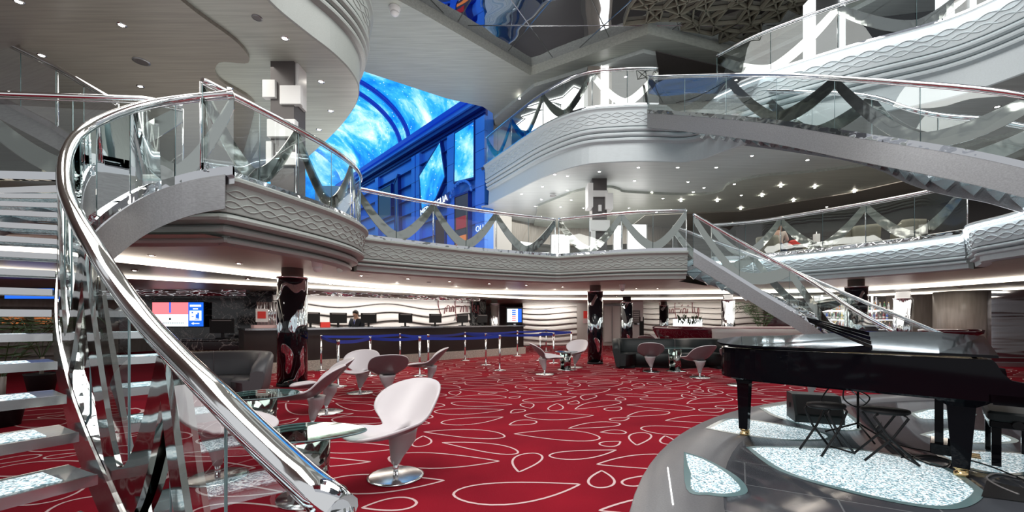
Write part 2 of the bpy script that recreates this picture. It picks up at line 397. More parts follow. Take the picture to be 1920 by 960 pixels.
def prof7(z, s, top):
    a = top; g, o, zz = grooves(a-.075, z-.54, (.115, .115, .115), .018, .06, .035, .02)
    return [(a-.3, z), (a, z), (a+.015, z-.02), (a+.015, z-.06), (a-.02, z-.09), (a-.04, z-.12), (a-.06, z-.3), (a-.07, z-.52), *g, (o-.02, zz), (o-.05, zz-.02), (.02, s+.02), (0, s)]
sweep(smooth([(-5.6, 5.2), (-4.6, 5.18), ('c', (-3.60, 5.14)), (-3.50, 5.25)], 4)[:-1]+list(edge6L)[6:], prof6L(Z6), 'trim_1', M['fascia'], (Z6-.20, Z6-.34, .52, .045, .011))
sweep(edge6M, prof6(Z6, S5, .34), 'trim_2', M['fascia'], (Z6-.20, Z6-.34, .52, .045, .011))
sweep(edge6R, prof6(Z6, S5, .34), 'trim_3', M['fascia_lit'], (Z6-.20, Z6-.34, .52, .045, .013))
sweep(edge6S, prof6(Z6, S5, .34), 'trim_4', M['fascia_lit'], (Z6-.20, Z6-.34, .52, .045, .011))
sweep(edge7R, prof7(Z7, S6, .22), 'trim_5', M['fascia_lit'], (Z7-.23, Z7-.40, .62, .055, .014))
sweep(edge7L, prof7(Z7, S6, .26), 'trim_6', M['fascia'], (Z7-.23, Z7-.40, .62, .055, .012))
# light rails tucked under the lip of the lit balconies
def lip_strip(pts, off, z, nm):
    pts, L = resample([Vector((p[0], p[1], 0)) for p in pts], .15); nn = normals(pts); mb = MB()
    mb.tube([p+n*off+Vector((0, 0, z)) for p, n in zip(pts, nn)], .008, 5); struct(mb, nm, M['strip_c'])
lip_strip(edge6R, .052, Z6-.088, 'trim_7'); lip_strip(edge6S, .052, Z6-.088, 'trim_8')
lip_strip([p for p in edge7R if p[0] > 5.5], .245, Z7-.10, 'trim_9')
# ---------------------------------------------------------------- slabs and ceilings
def inset(pts, d):
    v = [Vector((p[0], p[1], 0)) for p in pts]; nn = normals(v); return [(a-n*d).to_2d() for a, n in zip(v, nn)]
e6all = list(edge6L)+list(edge6M)[1:]
mb = MB(); mb.plate([*inset(e6all, .05), (4.57, 11.6), (6.0, 12.6), *inset(edge6R, .05), *inset(edge6S, .05)[1:], (16, 5.3), (18, 27), (-22, 27), (-22, 5.35), (-3.7, 5.35)], Z6-.01)
struct(mb, 'floor', M['deck_floor'])
cove = [(-7.4, 5.2), (-6.5, 6.85), (-6.0, 8.1), (-5.4, 9.7), (-4.0, 12.4), (-1.6, 14.6), (1.5, 15.6), (4.5, 15.4), (7.5, 14.9), (10.5, 14.3), (12.0, 12.6), (12.4, 10.2), (12.6, 5.3)]
cove = [tuple(p) for p in smooth(cove, 5)]
mb = MB(); mb.plate([*inset(e6all, .3), (4.6, 11.5), (6.0, 12.9), *inset(edge6R, .3), *inset(edge6S, .3)[1:], (7.2, 5.3), *cove[::-1], (-3.8, 5.2)], S5)
struct(mb, 'ceiling', M['tan'])
mb = MB(); cv = [Vector((p[0], p[1], 0)) for p in cove]
mb.loft([[p+Vector((0, 0, S5+.05)), p+Vector((0, 0, 2.30))] for p in cv], closed=False); struct(mb, 'ceiling_cove_light', M['strip'])
cove2 = [tuple(p) for p in smooth([(-10.5, 6.0), (-8.2, 8.9), (-6.2, 10.9), (-4.4, 12.7), (-1.6, 15.4), (.6, 17.6)], 4)]
cove3 = [tuple(p) for p in smooth([(.6, 17.6), (3, 18.2), (7.5, 17.8), (12, 16.6), (14.4, 13.5), (15.0, 10.0), (15, 5.3)], 4)]
mb = MB(); mb.plate([*cove, *(cove2+cove3[1:])[::-1]], 2.30); struct(mb, 'ceiling', M['darkceil'])
mb = MB(); mb.loft([[Vector((p[0], p[1], 2.30)), Vector((p[0], p[1], 2.235))] for p in cove2+cove3[1:]], closed=False); struct(mb, 'ceiling_cove_light', M['strip'])
mb = MB(); mb.plate([*(cove2+cove3[1:]), (19, 5.3), (19, 27), (-22, 27), (-22, 6)], 2.235); struct(mb, 'ceiling', M['tan'])
# upper deck slabs
outer7 = [(18, 5.0), (18, 27), (-1.2, 27), (-1.2, 16.2)]
mb = MB(); mb.plate([*inset(edge7R, .1), *outer7], Z7-.01); struct(mb, 'floor', M['deck_floor'])
mb = MB(); mb.plate([*inset(edge7R, -.005), *outer7], S6); struct(mb, 'ceiling', M['soffit_l'])
outer7L = [(-22, 13.4), (-22, 1.5)]
mb = MB(); mb.plate([*edge7L, *outer7L], S6); struct(mb, 'ceiling', M['soffit'])
mb = MB(); mb.plate([*inset(edge7L, .1), *outer7L], Z7-.01); struct(mb, 'floor', M['deck_floor'])
# dropped inner ceiling panel of the left deck, taupe, with a stepped rim
inL = smooth([(-4.3, 1.8), (-4.6, 4.2), (-4.55, 5.7), (-4.35, 6.6), (-4.5, 7.1), (-5.0, 7.1), (-5.35, 7.6), (-5.2, 8.3), (-5.6, 9.0), (-7.5, 11.5)], 5)
mb = MB(); mb.prism([*inL, (-22, 11.5), (-22, 1.8)], S6-.06, S6+.02); struct(mb, 'ceiling', M['taupe'])
inR = smooth([(1.0, 16.0), (2.2, 14.2), (3.1, 13.75), (3.6, 14.0), (4.0, 14.3), (6.3, 14.6), (7.1, 14.2), (7.0, 13.4), (7.6, 12.7), (9.0, 12.3), (11, 11.2), (12, 9.5)], 5)
mb = MB(); mb.prism([*inR, (16, 9.5), (16, 24), (1, 24)], S6-.08, S6+.02); struct(mb, 'ceiling', M['soffit'])
mb = MB(); mb.prism([(5.5, 17.2), (9, 16.6), (11.5, 14.2), (13.2, 11.2), (15.9, 11.0), (15.9, 23.9), (5.5, 23.9)], S6-.13, S6-.06); struct(mb, 'ceiling', M['taupe'])
# top deck soffit and mirror well
mir = [(-9, 5.2), (-2.43, 10.85), (.62, 13.7), (3.83, 11.7), (7.0, 12.77), (7.9, 11.2), (10, 8), (10, -4)]
mb = MB(); mb.plate([*mir, (18, -4), (18, 27), (-1, 27), (-.75, 16.2), (-1.1, 15.7), (-2.4, 15.1), (-4.9, 13.4), (-12, 8.6)], S8); struct(mb, 'ceiling', M['soffit'])
mb = MB()
mb.loft([[Vector((x, y, S8)), Vector((x, y, S8+.30))] for x, y in mir], closed=False, sm=False); struct(mb, 'trim_10', M['soffit'])
# second, lower step of the top soffit over the middle deck
st = [(.75, 14.15), (3.9, 12.35), (6.9, 13.3), (8.2, 11.6), (10.4, 8.2)]
mb = MB(); mb.prism([*st, (18, 8.2), (18, 26.9), (-.7, 26.9), (-.7, 16.4)], S8-.12, S8+.01); struct(mb, 'ceiling', M['soffit_l'])
mb = MB(); mb.plate([(-9, 5.2), (-2.43, 10.85), (.62, 13.7), (3.83, 11.7), (7.0, 12.77), (7.9, 11.2), (10, 8), (10, -4), (-9, -4)], S8+.30)
mc = struct(mb, 'ceiling', M['mirror_ceil'])
# triangular seams of the mirror panels
mb = MB(); z = S8+.292
nodes = {}
for i in range(-4, 7):
    for j in range(-2, 8):
        nodes[i, j] = Vector((i*2.1+(j % 2)*1.05+.5, j*1.9+.4, z))
def inside(p):
    x, y = p.x, p.y; poly = mir+[(-9, -4)]; c = False; n = len(poly)
    for a in range(n):
        x1, y1 = poly[a]; x2, y2 = poly[(a+1) % n]
        if (y1 > y) != (y2 > y) and x < (x2-x1)*(y-y1)/(y2-y1)+x1: c = not c
    return c
for (i, j), p in nodes.items():
    for di, dj in ((1, 0), ((j % 2), 1), ((j % 2)-1, 1)):
        q = nodes.get((i+di, j+dj))
        if q is None: continue
        k = 12; seg = [p.lerp(q, t/k) for t in range(k+1)]; run = [a for a in seg if inside(a)]
        if len(run) > 1: mb.tube([run[0], run[-1]], .011, 4)
struct(mb, 'trim_11', M['chrome2'])
# reflection in the mirror ceiling, built as a lattice of triangles
mb = MB(); rnd = random.Random(4)
lx, ly = 3.2, 8.6; g = {}
for i in range(15):
    for j in range(11): g[i, j] = Vector((lx+i*.42+rnd.uniform(-.13, .13), ly+j*.42+rnd.uniform(-.13, .13), S8+.24))
for (i, j), p in g.items():
    for di, dj in ((1, 0), (0, 1), (1, 1) if (i+j) % 2 else (1, -1)):
        q = g.get((i+di, j+dj))
        if q is not None and inside(p) and inside(q) and ((p.x-6.2)/3.2)**2+((p.y-11)/2.9)**2 < 1.05:
            d = q-p; mb.box((p+q)/2, (d.length, .035, .10), math.atan2(d.y, d.x))
lat = tag(mb.build('built_lattice_reflection', M['armchair']), 'reflection built as dark triangle lattice bars under the mirrored ceiling, top centre right', 'built reflection')
# ---------------------------------------------------------------- ground floor: red carpet with drawn pod shapes
def carpet():
    mb = MB(); mb.add([(-22, -4, 0), (18, -4, 0), (18, 27, 0), (-22, 27, 0)], [(0, 1, 2, 3)], 0)
    x0, y0, cs = -8.0, 0.8, .035; nx, ny = int(22/cs), int(21/cs); occ = np.zeros((nx, ny), bool); rnd = random.Random(11)
    kinds = [(1.0, .42, .2), (.85, .27, .5), (.5, .26, .3), (.40, .24, .1), (.32, .17, .5)]
    def shape(L, W, k, n=30):
        return [(L/2*math.cos(t), W/2*1.22*math.sin(t)*(abs(math.sin(t))**.15)*((1-math.cos(t))/2+.02)**.42*(1-k*.2*math.cos(t))+.05*L*math.cos(t)**2) for t in [2*PI*i/n for i in range(n)]]
    def place(cx, cy, a, L, W, k):
        m = .036; hx = int((L/2+m+cs)/cs)+1
        ix, iy = int((cx-x0)/cs), int((cy-y0)/cs)
        if ix-hx < 0 or iy-hx < 0 or ix+hx+1 > nx or iy+hx+1 > ny: return False
        gx, gy = np.meshgrid(np.arange(-hx, hx+1)*cs, np.arange(-hx, hx+1)*cs, indexing='ij')
        u = gx*math.cos(a)+gy*math.sin(a); v = -gx*math.sin(a)+gy*math.cos(a)-.05*L*.5
        mask = (u/(L/2+m))**2+(v/(W/2*(1-k*.3*u/(L/2))+m))**2 < 1
        sub = occ[ix-hx:ix+hx+1, iy-hx:iy+hx+1]
        if (sub & mask).any(): return False
        sub |= mask
        pts = shape(L, W, k, 30 if cy < 9 else 16); n = len(pts); hw = .0105
        A = [];
        for i in range(n):
            p = Vector(pts[i]); t = (Vector(pts[(i+1) % n])-Vector(pts[i-1])).normalized(); nn = Vector((t.y, -t.x))
            for s in (-hw, hw):
                q = p+nn*s; A.append((cx+q.x*math.cos(a)-q.y*math.sin(a), cy+q.x*math.sin(a)+q.y*math.cos(a), .002))
        mb.add(A, [(2*i, 2*i+1, (2*i+3) % (2*n), (2*i+2) % (2*n)) for i in range(n)], 1); return True
    for (L, W, k), tries in zip(kinds, (3600, 8000, 12000, 14000, 14000)):
        for _ in range(tries):
            a = rnd.gauss(.05 if L > .5 else .9, .35 if L > .5 else .6)+(PI if rnd.random() < .5 else 0)
            place(rnd.uniform(x0, x0+22), y0+21*rnd.random()**1.0, a, L*rnd.uniform(.85, 1.1), W*rnd.uniform(.85, 1.1), k)
    struct(mb, 'floor', [M['carpet'], M['pink']])
carpet()
# ---------------------------------------------------------------- round stage with crystal inlays
SC, SR = (7.69, .22), 7.38
st_o = thing('round_stage', 'round grey granite stage with glowing crystal inlays under the grand piano', 'stage', (SC[0], SC[1], 0))
mb = MB(); mb.lathe([(SR-.62, .0), (SR-.62, .012), (0.01, .012)], (SC[0], SC[1], 0), 120, cap=False); mb.build('tile_floor', M['stage'], st_o)
mb = MB(); mb.lathe([(SR, .0), (SR-.01, .012), (SR-.62, .014), (SR-.62, .0)], (SC[0], SC[1], 0), 120, cap=False); mb.build('border', M['stage_rim'], st_o)
INL = [[(1282, 850), (1287, 920), (1330, 932), (1370, 935), (1402, 925), (1380, 895), (1320, 862)],
       [(1398, 841), (1439, 839), (1597, 843), (1756, 873), (1835, 916), (1843, 936), (1807, 956), (1736, 956), (1597, 928), (1459, 885)],
       [(1322, 805), (1360, 787), (1400, 788), (1479, 800), (1550, 815), (1558, 827), (1479, 829), (1390, 818)],
       [(1423, 766), (1500, 756), (1560, 763), (1600, 783), (1617, 803), (1597, 811), (1520, 803), (1450, 782)],
       [(1724, 817), (1780, 805), (1860, 812), (1910, 828), (1880, 835), (1780, 832)],
       [(1745, 850), (1800, 846), (1920, 853), (1990, 878), (1900, 895), (1800, 878)],
       [(1705, 777), (1750, 768), (1830, 778), (1800, 787), (1730, 788)]]
def inlay(poly, z, par, name='crystal_inlay', rim=.045):
    c = sum((Vector(p) for p in poly), Vector((0, 0)))/len(poly)
    pts = smooth([*[Vector(p) for p in poly], Vector(poly[0])], 5)[:-1]
    inner = [c+(p-c)*(1-rim/max((p-c).length, .1)) for p in pts]
    mb = MB(); n = len(pts)
    mb.add([(*p, z) for p in pts]+[(*p, z) for p in inner], [(i, (i+1) % n, n+(i+1) % n, n+i) for i in range(n)], 0); mb.plate([tuple(p) for p in inner], z, 1)
    return mb.build(name, [M['glass_edge'], M['crystal']], par)
for q in INL: inlay([fl(*p).to_2d() for p in q], .016, st_o, rim=.06)
mb = MB(); mb.tube([(*fl(1252, 880).to_2d(), .016), (*fl(1262, 950).to_2d(), .016)], .006, 5); mb.build('light_strip', M['whiteglow'], st_o)
# ---------------------------------------------------------------- walls
def wall(name, a, b, z0, z1, mat, th=.12):
    a = Vector(a); b = Vector(b); d = b-a; mb = MB(); c = (a+b)/2
    mb.box((c.x, c.y, (z0+z1)/2), (d.length, th, z1-z0), math.atan2(d.y, d.x)); return struct(mb, name, mat)
def wave_wall(name, a, b, z0, z1, mat, bands=6, amp=.07, wl_=2.6, depth=.035, ph=0, gap=.035):
    """a wall of overlapping horizontal wavy boards, each one standing proud of the next"""
    a = Vector((*a, 0)); b = Vector((*b, 0)); d = (b-a); L = d.length; d.normalize(); n = Vector((d.y, -d.x, 0)); mb = MB(); K = max(int(L/.12), 8)
    h = (z1-z0)/bands
    def zz(k, s): return min(max(z0+k*h+(amp*math.sin(2*PI*s/wl_+ph+k*.22) if 0 < k < bands else 0), z0), z1)
    for k in range(bands):
        rings = []
        for i in range(K+1):
            s = L*i/K; p = a+d*s; zb, zt = zz(k, s), zz(k+1, s)
            rings.append([p+Vector((0, 0, zb)), p+Vector((0, 0, min(zb+gap, z1))), p+n*depth*1.5+Vector((0, 0, min(zb+gap+.002, z1))), p+n*depth*1.6+Vector((0, 0, min(zb+gap+.03, z1))), p+n*.012+Vector((0, 0, zt)), p+Vector((0, 0, zt))])
        mb.loft([r[:2] for r in rings], 1, closed=False); mb.loft([r[1:] for r in rings], 0, closed=False)
    mb.loft([[a+Vector((0, 0, z0)), a-n*.08+Vector((0, 0, z0)), a-n*.08+Vector((0, 0, z1)), a+Vector((0, 0, z1))], [b+Vector((0, 0, z0)), b-n*.08+Vector((0, 0, z0)), b-n*.08+Vector((0, 0, z1)), b+Vector((0, 0, z1))]], sm=False, cap=True)
    return struct(mb, name, [mat, M['reveal_shade']])
CA = Vector((-6.48, 10.1)); CB = Vector((.55, 16.75)); cdv = (CB-CA).normalized(); cn = Vector((-cdv.y, cdv.x))   # counter line, cn points behind it
WA = CA+cn*2.3+cdv*1.15; WB = CB+cn*2.3-cdv*1.1
wave_wall('wall_reception', WA, WB, 0, 2.13, M['wave_wall'], 7, .085, 3.6, .06)
def bandbox(name, a, b, z0, z1, mat, th, label, cat):
    mb = MB(); K = 30; d = b-a; n = Vector((d.y, -d.x)).normalized()
    mb.box(((a.x+b.x)/2, (a.y+b.y)/2, (z0+z1)/2), (d.length, th, z1-z0), math.atan2(d.y, d.x)); return mb
mb = bandbox('', WA-cn*.35, WB-cn*.35, 2.10, 2.24, None, .8, '', ''); struct(mb, 'trim_12', M['mirror_band'])
wall('wall_reception_end', WB+cn*.0, WB-cn*.0+cdv*.9, 0, 2.24, M['marble'])
wave_wall('wall_back', (.55, 21.5), (3.4, 21.9), 0, 2.24, M['wave_wall'], 8, .07, 4.4, .05, 2.2)
wall('wall_back_centre', (3.4, 21.9), (6.3, 22.1), 0, 2.24, M['cream'])
wave_wall('wall_back_right', (6.3, 22.1), (12.2, 20.2), 0, 2.24, M['cream'], 8, .05, 3.0, .05, 1)
wall('wall_back_far_right', (12.2, 20.2), (16.5, 17.2), 0, 2.24, M['burg'])
wall('wall_back_far', (-22, 26.9), (18, 26.9), 0, 10, M['cream'])
wall('wall_right', (17.9, 5.4), (17.9, 27), 0, 10, M['wood'])
wall('wall_left', (-21.9, 5.4), (-21.9, 27), 0, 12, M['wood'])
# far left: black marble wall, timber boarded wall
wall('wall_marble', (-13.2, 13.0), (-7.05, 12.75), 0, 2.24, M['marble'])
wave_wall('wall_left_boards', (-16.5, 9.8), (-12.2, 12.9), 0, 2.24, M['wood'], 8, .0, 3, .02)
mb = MB(); mb.box((-10.6, 12.45, 2.15), (5.6, .5, .18)); struct(mb, 'trim_13', M['mirror_band'])
# right: taupe curved pier and rippled mirror wall
wall('wall_mirror', (14.0, 12.2), (17.8, 11.6), 0.12, 2.2, M['mirror_wall'])
mb = MB(); mb.box((15.9, 11.85, .06), (3.9, .2, .12), -.155); struct(mb, 'baseboard_right', M['chrome2'])
mb = MB(); mb.lathe([(.75, 0), (.75, 2.24)], (14.2, 13.0, 0), 28); struct(mb, 'wall_pier', M['wood'])
wall('wall_bar_dark', (12.9, 15.6), (16, 13.8), 0, 2.24, M['wood'])
# deck 6 back walls
wv = smooth([(-1.0, 17.1), (.2, 18.6), (1.8, 19.6), (4.0, 19.8), (6.0, 19.2), (7.5, 19.6)], 5)
mb = MB(); mb.loft([[Vector((p[0], p[1], Z6+1.75)), Vector((p[0], p[1], S6))] for p in wv], closed=False); struct(mb, 'wall_curved_timber', M['wood'])
wall('wall_deck_pillar', (-1.05, 16.75), (-.05, 17.6), Z6, 10.6, M['cream'])
wall('wall_deck_back', (-1, 22), (17.5, 22), Z6, S6, M['taupe'])
wall('wall_deck_side', (10.5, 19.5), (17.5, 14.5), Z6, S6, M['darkceil'])
wall('wall_top_back', (-.6, 20.5), (17.5, 20.5), Z7, S8, M['soffit'])
wall('wall_top_dark', (8.35, 11.2), (17.5, 9.4), Z7, S8, M['black'])
wall('wall_top_face', (4.4, 15.5), (8.0, 14.6), Z7, S8-.12, M['taupe'])
mb = MB(); mb.prism([tuple(PZ(px, py, S8-.12).to_2d()) for px, py in ((1229, 95), (1236, 141), (1300, 150), (1350, 141), (1388, 132))], S8-.15, S8-.12); struct(mb, 'ceiling', M['darkceil'])
wall('wall_left_deck', (-22, 12.9), (-8.2, 12.9), Z6, S6, M['taupe'])
wall('wall_left_deck_pale', (-21, 9.0), (-8.5, 11.6), Z6, Z6+1.5, M['cream'])
# ---------------------------------------------------------------- galleria with LED sky vault and blue-lit facade
Q0 = Vector((-1.0, 16.55)); gd = Vector((-.673, .739)); gp = Vector((-.739, -.673)); GL = 15.5
def G(s, o, z): p = Q0+gd*s+gp*o; return Vector((p.x, p.y, z))
ga = math.atan2(gd.y, gd.x)
van = thing('vaulted_sky_screen', 'arched ceiling screen showing a bright blue starry sky', 'screen', G(7, 3.2, 10.3))
mb = MB(); W2 = 3.3
rings = [[G(s, W2-W2*math.cos(t)*1.0, 10.25+2.3*math.sin(t)) for t in [PI*k/24 for k in range(25)]] for s in (-.5, 4, 8, 12, GL)]
mb.loft(rings, closed=False); mb.build('sky_screen', M['sky'], van)
for s in (6.1, 7.0):
    mb = MB(); mb.loft([[G(s+ds, W2-(W2-.04-dr)*math.cos(t), 10.25+(2.26-dr)*math.sin(t)) for ds, dr in ((-.11, 0), (-.11, .12), (.11, .12), (.11, 0))] for t in [PI*k/24 for k in range(25)]])
    mb.build('arch_rib', M['navy_led'], van)
mb = MB(); mb.add([G(GL, -.3, Z6), G(GL, 6.9, Z6), G(GL, 6.9, 10.25), *[G(GL, W2+W2*math.cos(t), 10.25+2.3*math.sin(t)) for t in [PI*k/16 for k in range(17)]], G(GL, -.3, 10.25)], [tuple(range(21))])
tag(mb.build('end_sky_screen', M['sky']), 'bright blue sky screen closing the far end of the gallery', 'screen')
def facade(sg, off, name, label, full=True):
    f = thing(name, label, 'facade', G(7, off, Z6))
    def bx(nm, s0, s1, z0, z1, d0, d1, mat, par=f, mb=None):
        own = mb is None; mb = mb or MB(); c = G((s0+s1)/2, off+sg*(d0+d1)/2, (z0+z1)/2)
        mb.box(c, (s1-s0, abs(d1-d0), z1-z0), ga)
        return mb.build(nm, mat, par) if own else mb
    bx('facade_wall', -.05, GL, Z6, 9.75, -.3, 0, M['blue'])
    bx('cornice', -.05, GL, 9.75, 9.95, -.2, .28, M['navy']); bx('cornice', -.05, GL, 9.95, 10.12, -.2, .38, M['blue']); bx('cornice', -.05, GL, 10.12, 10.34, -.2, .46, M['navy_led'])
    bx('frieze', -.05, GL, 9.45, 9.72, 0, .1, M['navy'])
    if not full: return f
    for s0, s1 in ((-.05, .55), (2.05, 2.6), (5.0, 5.35), (5.45, 5.8), (9.6, 10.0), (12.6, 13.1)): bx('pilaster', s0, s1, Z6, 9.45, 0, .16, M['blue'])
    m = MB()
    for k in range(9):
        z = 3.8+k*.72; bx('', -.05, GL, z, z+.012, -.01, .166, None, f, m)
    m.build('panel_joint', M['navy'], f)
    def win(pts, mat, nm='window_pane', d=.18, fr=.09):
        fo = MB(); c = sum((Vector(p) for p in pts), Vector((0, 0)))/len(pts); n = len(pts)
        out = [c+(Vector(p)-c)*(1+fr/(Vector(p)-c).length) for p in pts]
        A = [G(p[0], off+sg*(d+.02), p[1]) for p in out]; B = [G(p[0], off+sg*(d+.02), p[1]) for p in pts]; Cc = [G(p[0], off, p[1]) for p in out]
        fo.add(A+B+Cc, [(i, (i+1) % n, n+(i+1) % n, n+i) for i in range(n)]+[(i, (i+1) % n, 2*n+(i+1) % n, 2*n+i) for i in range(n)])
        w_ = fo.build('window_frame', M['navy'], f); g = MB(); g.add([G(p[0], off+sg*d, p[1]) for p in pts], [tuple(range(n))]); g.build(nm, mat, w_)
    win([(.62, 9.95-.55), (1.95, 9.35), (2.0, 7.3), (.62, 7.15)], M['sky'])  # glowing sky colour stands in for the reflection, here and in the next pane
    win([(3.15, 9.35), (2.75, 7.7), (3.5, 6.9), (4.7, 6.4), (4.95, 8.3)], M['sky'])
    win([(7.2, 8.9), (7.0, 5.6), (7.5, 5.6), (7.6, 8.5)], M['navy'])
    win([(8.0, 8.6), (9.5, 8.6), (9.5, 7.0), (8.0, 7.0)], M['darkceil'])
    win([(1.0, 6.6), (1.95, 6.6), (1.95, 4.0), (1.0, 4.0)], M['darkceil'])
    win([(2.75, 5.9), (3.5, 5.9), (3.5, 3.9), (2.75, 3.9)], M['burg'])
    for s0, s1, z0, z1, mt in ((1.1, 1.85, 5.2, 5.7, M['red']), (1.1, 1.85, 4.45, 4.9, M['orange']), (1.1, 1.85, 3.75, 4.0, M['white']), (2.8, 3.4, 4.0, 4.2, M['white'])):
        bx('shop_display', s0, s1, z0, z1, .19, .21, mt)
    m = MB()
    for k in range(12):
        t = PI*k/11; a_ = G(1.45+.75*math.cos(t), off+sg*.25, 6.6+.55*math.sin(t))
        if k: m.tube([pa, a_], .06, 6)
        pa = a_
    m.build('arch_moulding', M['blue'], f)
    return f
fac = facade(1, 0, 'blue_lit_facade', 'tall blue-lit shopping facade with angular windows under the sky screen')
def text_obj(s, size, mat, name, par, M4, ext=.01):
    c = bpy.data.curves.new(name, 'FONT'); c.body = s; c.size = size; c.extrude = ext; c.align_x = 'CENTER'; c.align_y = 'CENTER'; c.resolution_u = 2
    t = bpy.data.objects.new('t', c); me = bpy.data.meshes.new_from_object(t); bpy.data.objects.remove(t); me.name = name
    me.transform(M4); me.transform(Matrix.Translation(-wl(par))); me.materials.clear(); me.materials.append(mat)
    o = bpy.data.objects.new(name, me); COL.objects.link(o); o.parent = par; WL[o.name] = wl(par); return o
def frame(org, xdir, zdir=(0, 0, 1)):
    x = Vector(xdir).normalized(); y = Vector(zdir).normalized(); z = x.cross(y)
    return Matrix(((x.x, y.x, z.x, org.x), (x.y, y.y, z.y, org.y), (x.z, y.z, z.z, org.z), (0, 0, 0, 1)))
# sign board below the angular window
mb = MB(); ax = Vector((-gd.x, -gd.y, 0))
sl = (ax*1+Vector((0, 0, .12))).normalized()
mb.add([G(4.9, .22, 6.2), G(2.3, .22, 6.5), G(2.3, .22, 6.95), G(4.9, .22, 6.65)], [(0, 1, 2, 3)]); mb.build('sign_board', M['navy'], fac)
text_obj('MERAVIGLIA', .42, M['scr_w'], 'sign_lettering', fac, frame(G(3.6, .25, 6.58), sl, Vector((0, 0, 1))-sl*sl.z))
text_obj('OU', .34, M['scr_w'], 'pillar_lettering', fac, frame(G(.25, .18, 5.0), ax), .005)
# ---------------------------------------------------------------- balustrades
def balustrade(name, label, base, H=1.08, bay=1.25, brace=True, rail_r=.034, group=None, rail=None, posts=True, flip=1, slant=0, cat='balustrade', ch=.09, gm='glass'):
    base, L = resample([Vector(p) for p in base], .08); nn = normals(base); n = len(base)
    t = thing(name, label, cat, tuple(base[n//2]), 0, group); up = Vector((0, 0, 1))
    top = [p+up*H for p in base] if rail is None else resample(rail, 1)[0] if False else ([p+up*H for p in base] if rail is None else rail)
    mb = MB(); mb.tube(top, rail_r, 12); mb.build('handrail', M['chrome'], t)
    mb = MB(); mb.tube([p-up*.055+q*.0 for p, q in zip(top, nn)], .009, 6); mb.build('under_rail', M['chrome2'], t)
    mb = MB(); mb.loft([[p+q*o+up*z for o, z in ((-.03, -.01), (.035, -.01), (.035, ch), (-.03, ch))] for p, q in zip(base, nn)], sm=False); mb.build('base_channel', M['mirror_strip'], t)
    N = max(1, round(L/bay)); cut = [round(i*(n-1)/N) for i in range(N+1)]
    pan = max(1, round(bay/1.0)); cuts = [round(i*(n-1)/(N*2)) for i in range(N*2+1)] if bay > 1.1 else cut
    for a, b in zip(cuts, cuts[1:]):
        if b-a < 2: continue
        mb = MB(); g0 = []; g1 = []
        for i in range(a, b+1):
            sh = (top[i]-base[i]); g0.append(base[i]+up*ch); g1.append(base[i]+sh-up*.05)
        if a > 0: g0[0] = g0[0].lerp(g0[1], .18); g1[0] = g1[0].lerp(g1[1], .18)
        mb.loft([[p, q] for p, q in zip(g0, g1)], closed=False); gl = mb.build('glass_panel', M[gm], t)
        mb = MB(); mb.tube([g0[0], g1[0]], .0055, 4); mb.build('panel_edge', M['glass_edge'], gl)
    if posts:
        for c in cut:
            mb = MB(); mb.tube([base[c]-nn[c]*.03, base[c]-nn[c]*.03+(top[c]-base[c])*.985], .011, 6); mb.build('post', M['chrome'], t)
    if brace:
        for a, b in zip(cut, cut[1:]):
            if b-a < 5: continue
            fr = []; K = 26
            for k in range(K+1):
                x = k/K; u = a+(b-a)*x; i = min(int(u), n-2); f_ = u-i
                p = base[i].lerp(base[i+1], f_); q = nn[i].lerp(nn[i+1], f_).normalized(); hh = (top[i]-base[i]).lerp(top[i+1]-base[i+1], f_)
                e = abs(2*x-1); hc = .13+.80*(e**1.55); wd = (.055+.07*(1-e)**.8)/max(hh.length, .1)
                lo = max(hc-wd*(.9+1.2*e), .06); hi = min(hc+wd*(.9+1.2*e), .97)
                fr.append([p+q*(-.035)+hh*lo, p+q*(-.015)+hh*lo, p+q*(-.015)+hh*hi, p+q*(-.035)+hh*hi])
            mb = MB(); mb.loft(fr, sm=False, cap=True); mb.build('curved_brace', M['brace'], t)
    return t
def lift(pts, z, ins=.10):
    v = [Vector((p[0], p[1], z)) for p in pts]; nn = normals(v); return [a-q*ins for a, q in zip(v, nn)]
balustrade('balcony_balustrade', 'curved glass and chrome balustrade around the rounded left balcony tip', lift(edge6L, Z6), bay=1.3)
c6 = list(edge6M); kc = min(range(len(c6)), key=lambda i: (c6[i]-Vector((1.29, 11.8))).length)
balustrade('balcony_balustrade', 'glass balustrade of the centre balcony, left part in front of the blue-lit facade', lift(c6[:kc+1], Z6), bay=1.75)
balustrade('balcony_balustrade', 'glass balustrade of the centre balcony, short right part ending at the staircase', lift(c6[kc:], Z6), bay=1.7)
balustrade('balcony_balustrade', 'glass balustrade of the lit right balcony in front of the armchairs', lift(edge6R, Z6), bay=2.1)
e7a = [p for p in edge7R if p[0] < 4.1]; e7b = [p for p in edge7R if p[0] > 5.5]
balustrade('balcony_balustrade', 'glass balustrade of the upper centre balcony before the starburst lights', lift(e7a, Z7, -.10), bay=1.9)
balustrade('balcony_balustrade', 'glass balustrade of the highest right balcony above the white-lit wave fascia', lift(e7b, Z7, -.10), bay=2.3)
balustrade('balcony_balustrade', 'glass balustrade at the far left, behind the curved glass staircase', [(-9.5, 5.1, Z6), (-6.5, 5.3, Z6), (-4.76, 5.42, Z6), (-4.45, 5.62, Z6)], bay=2.4)
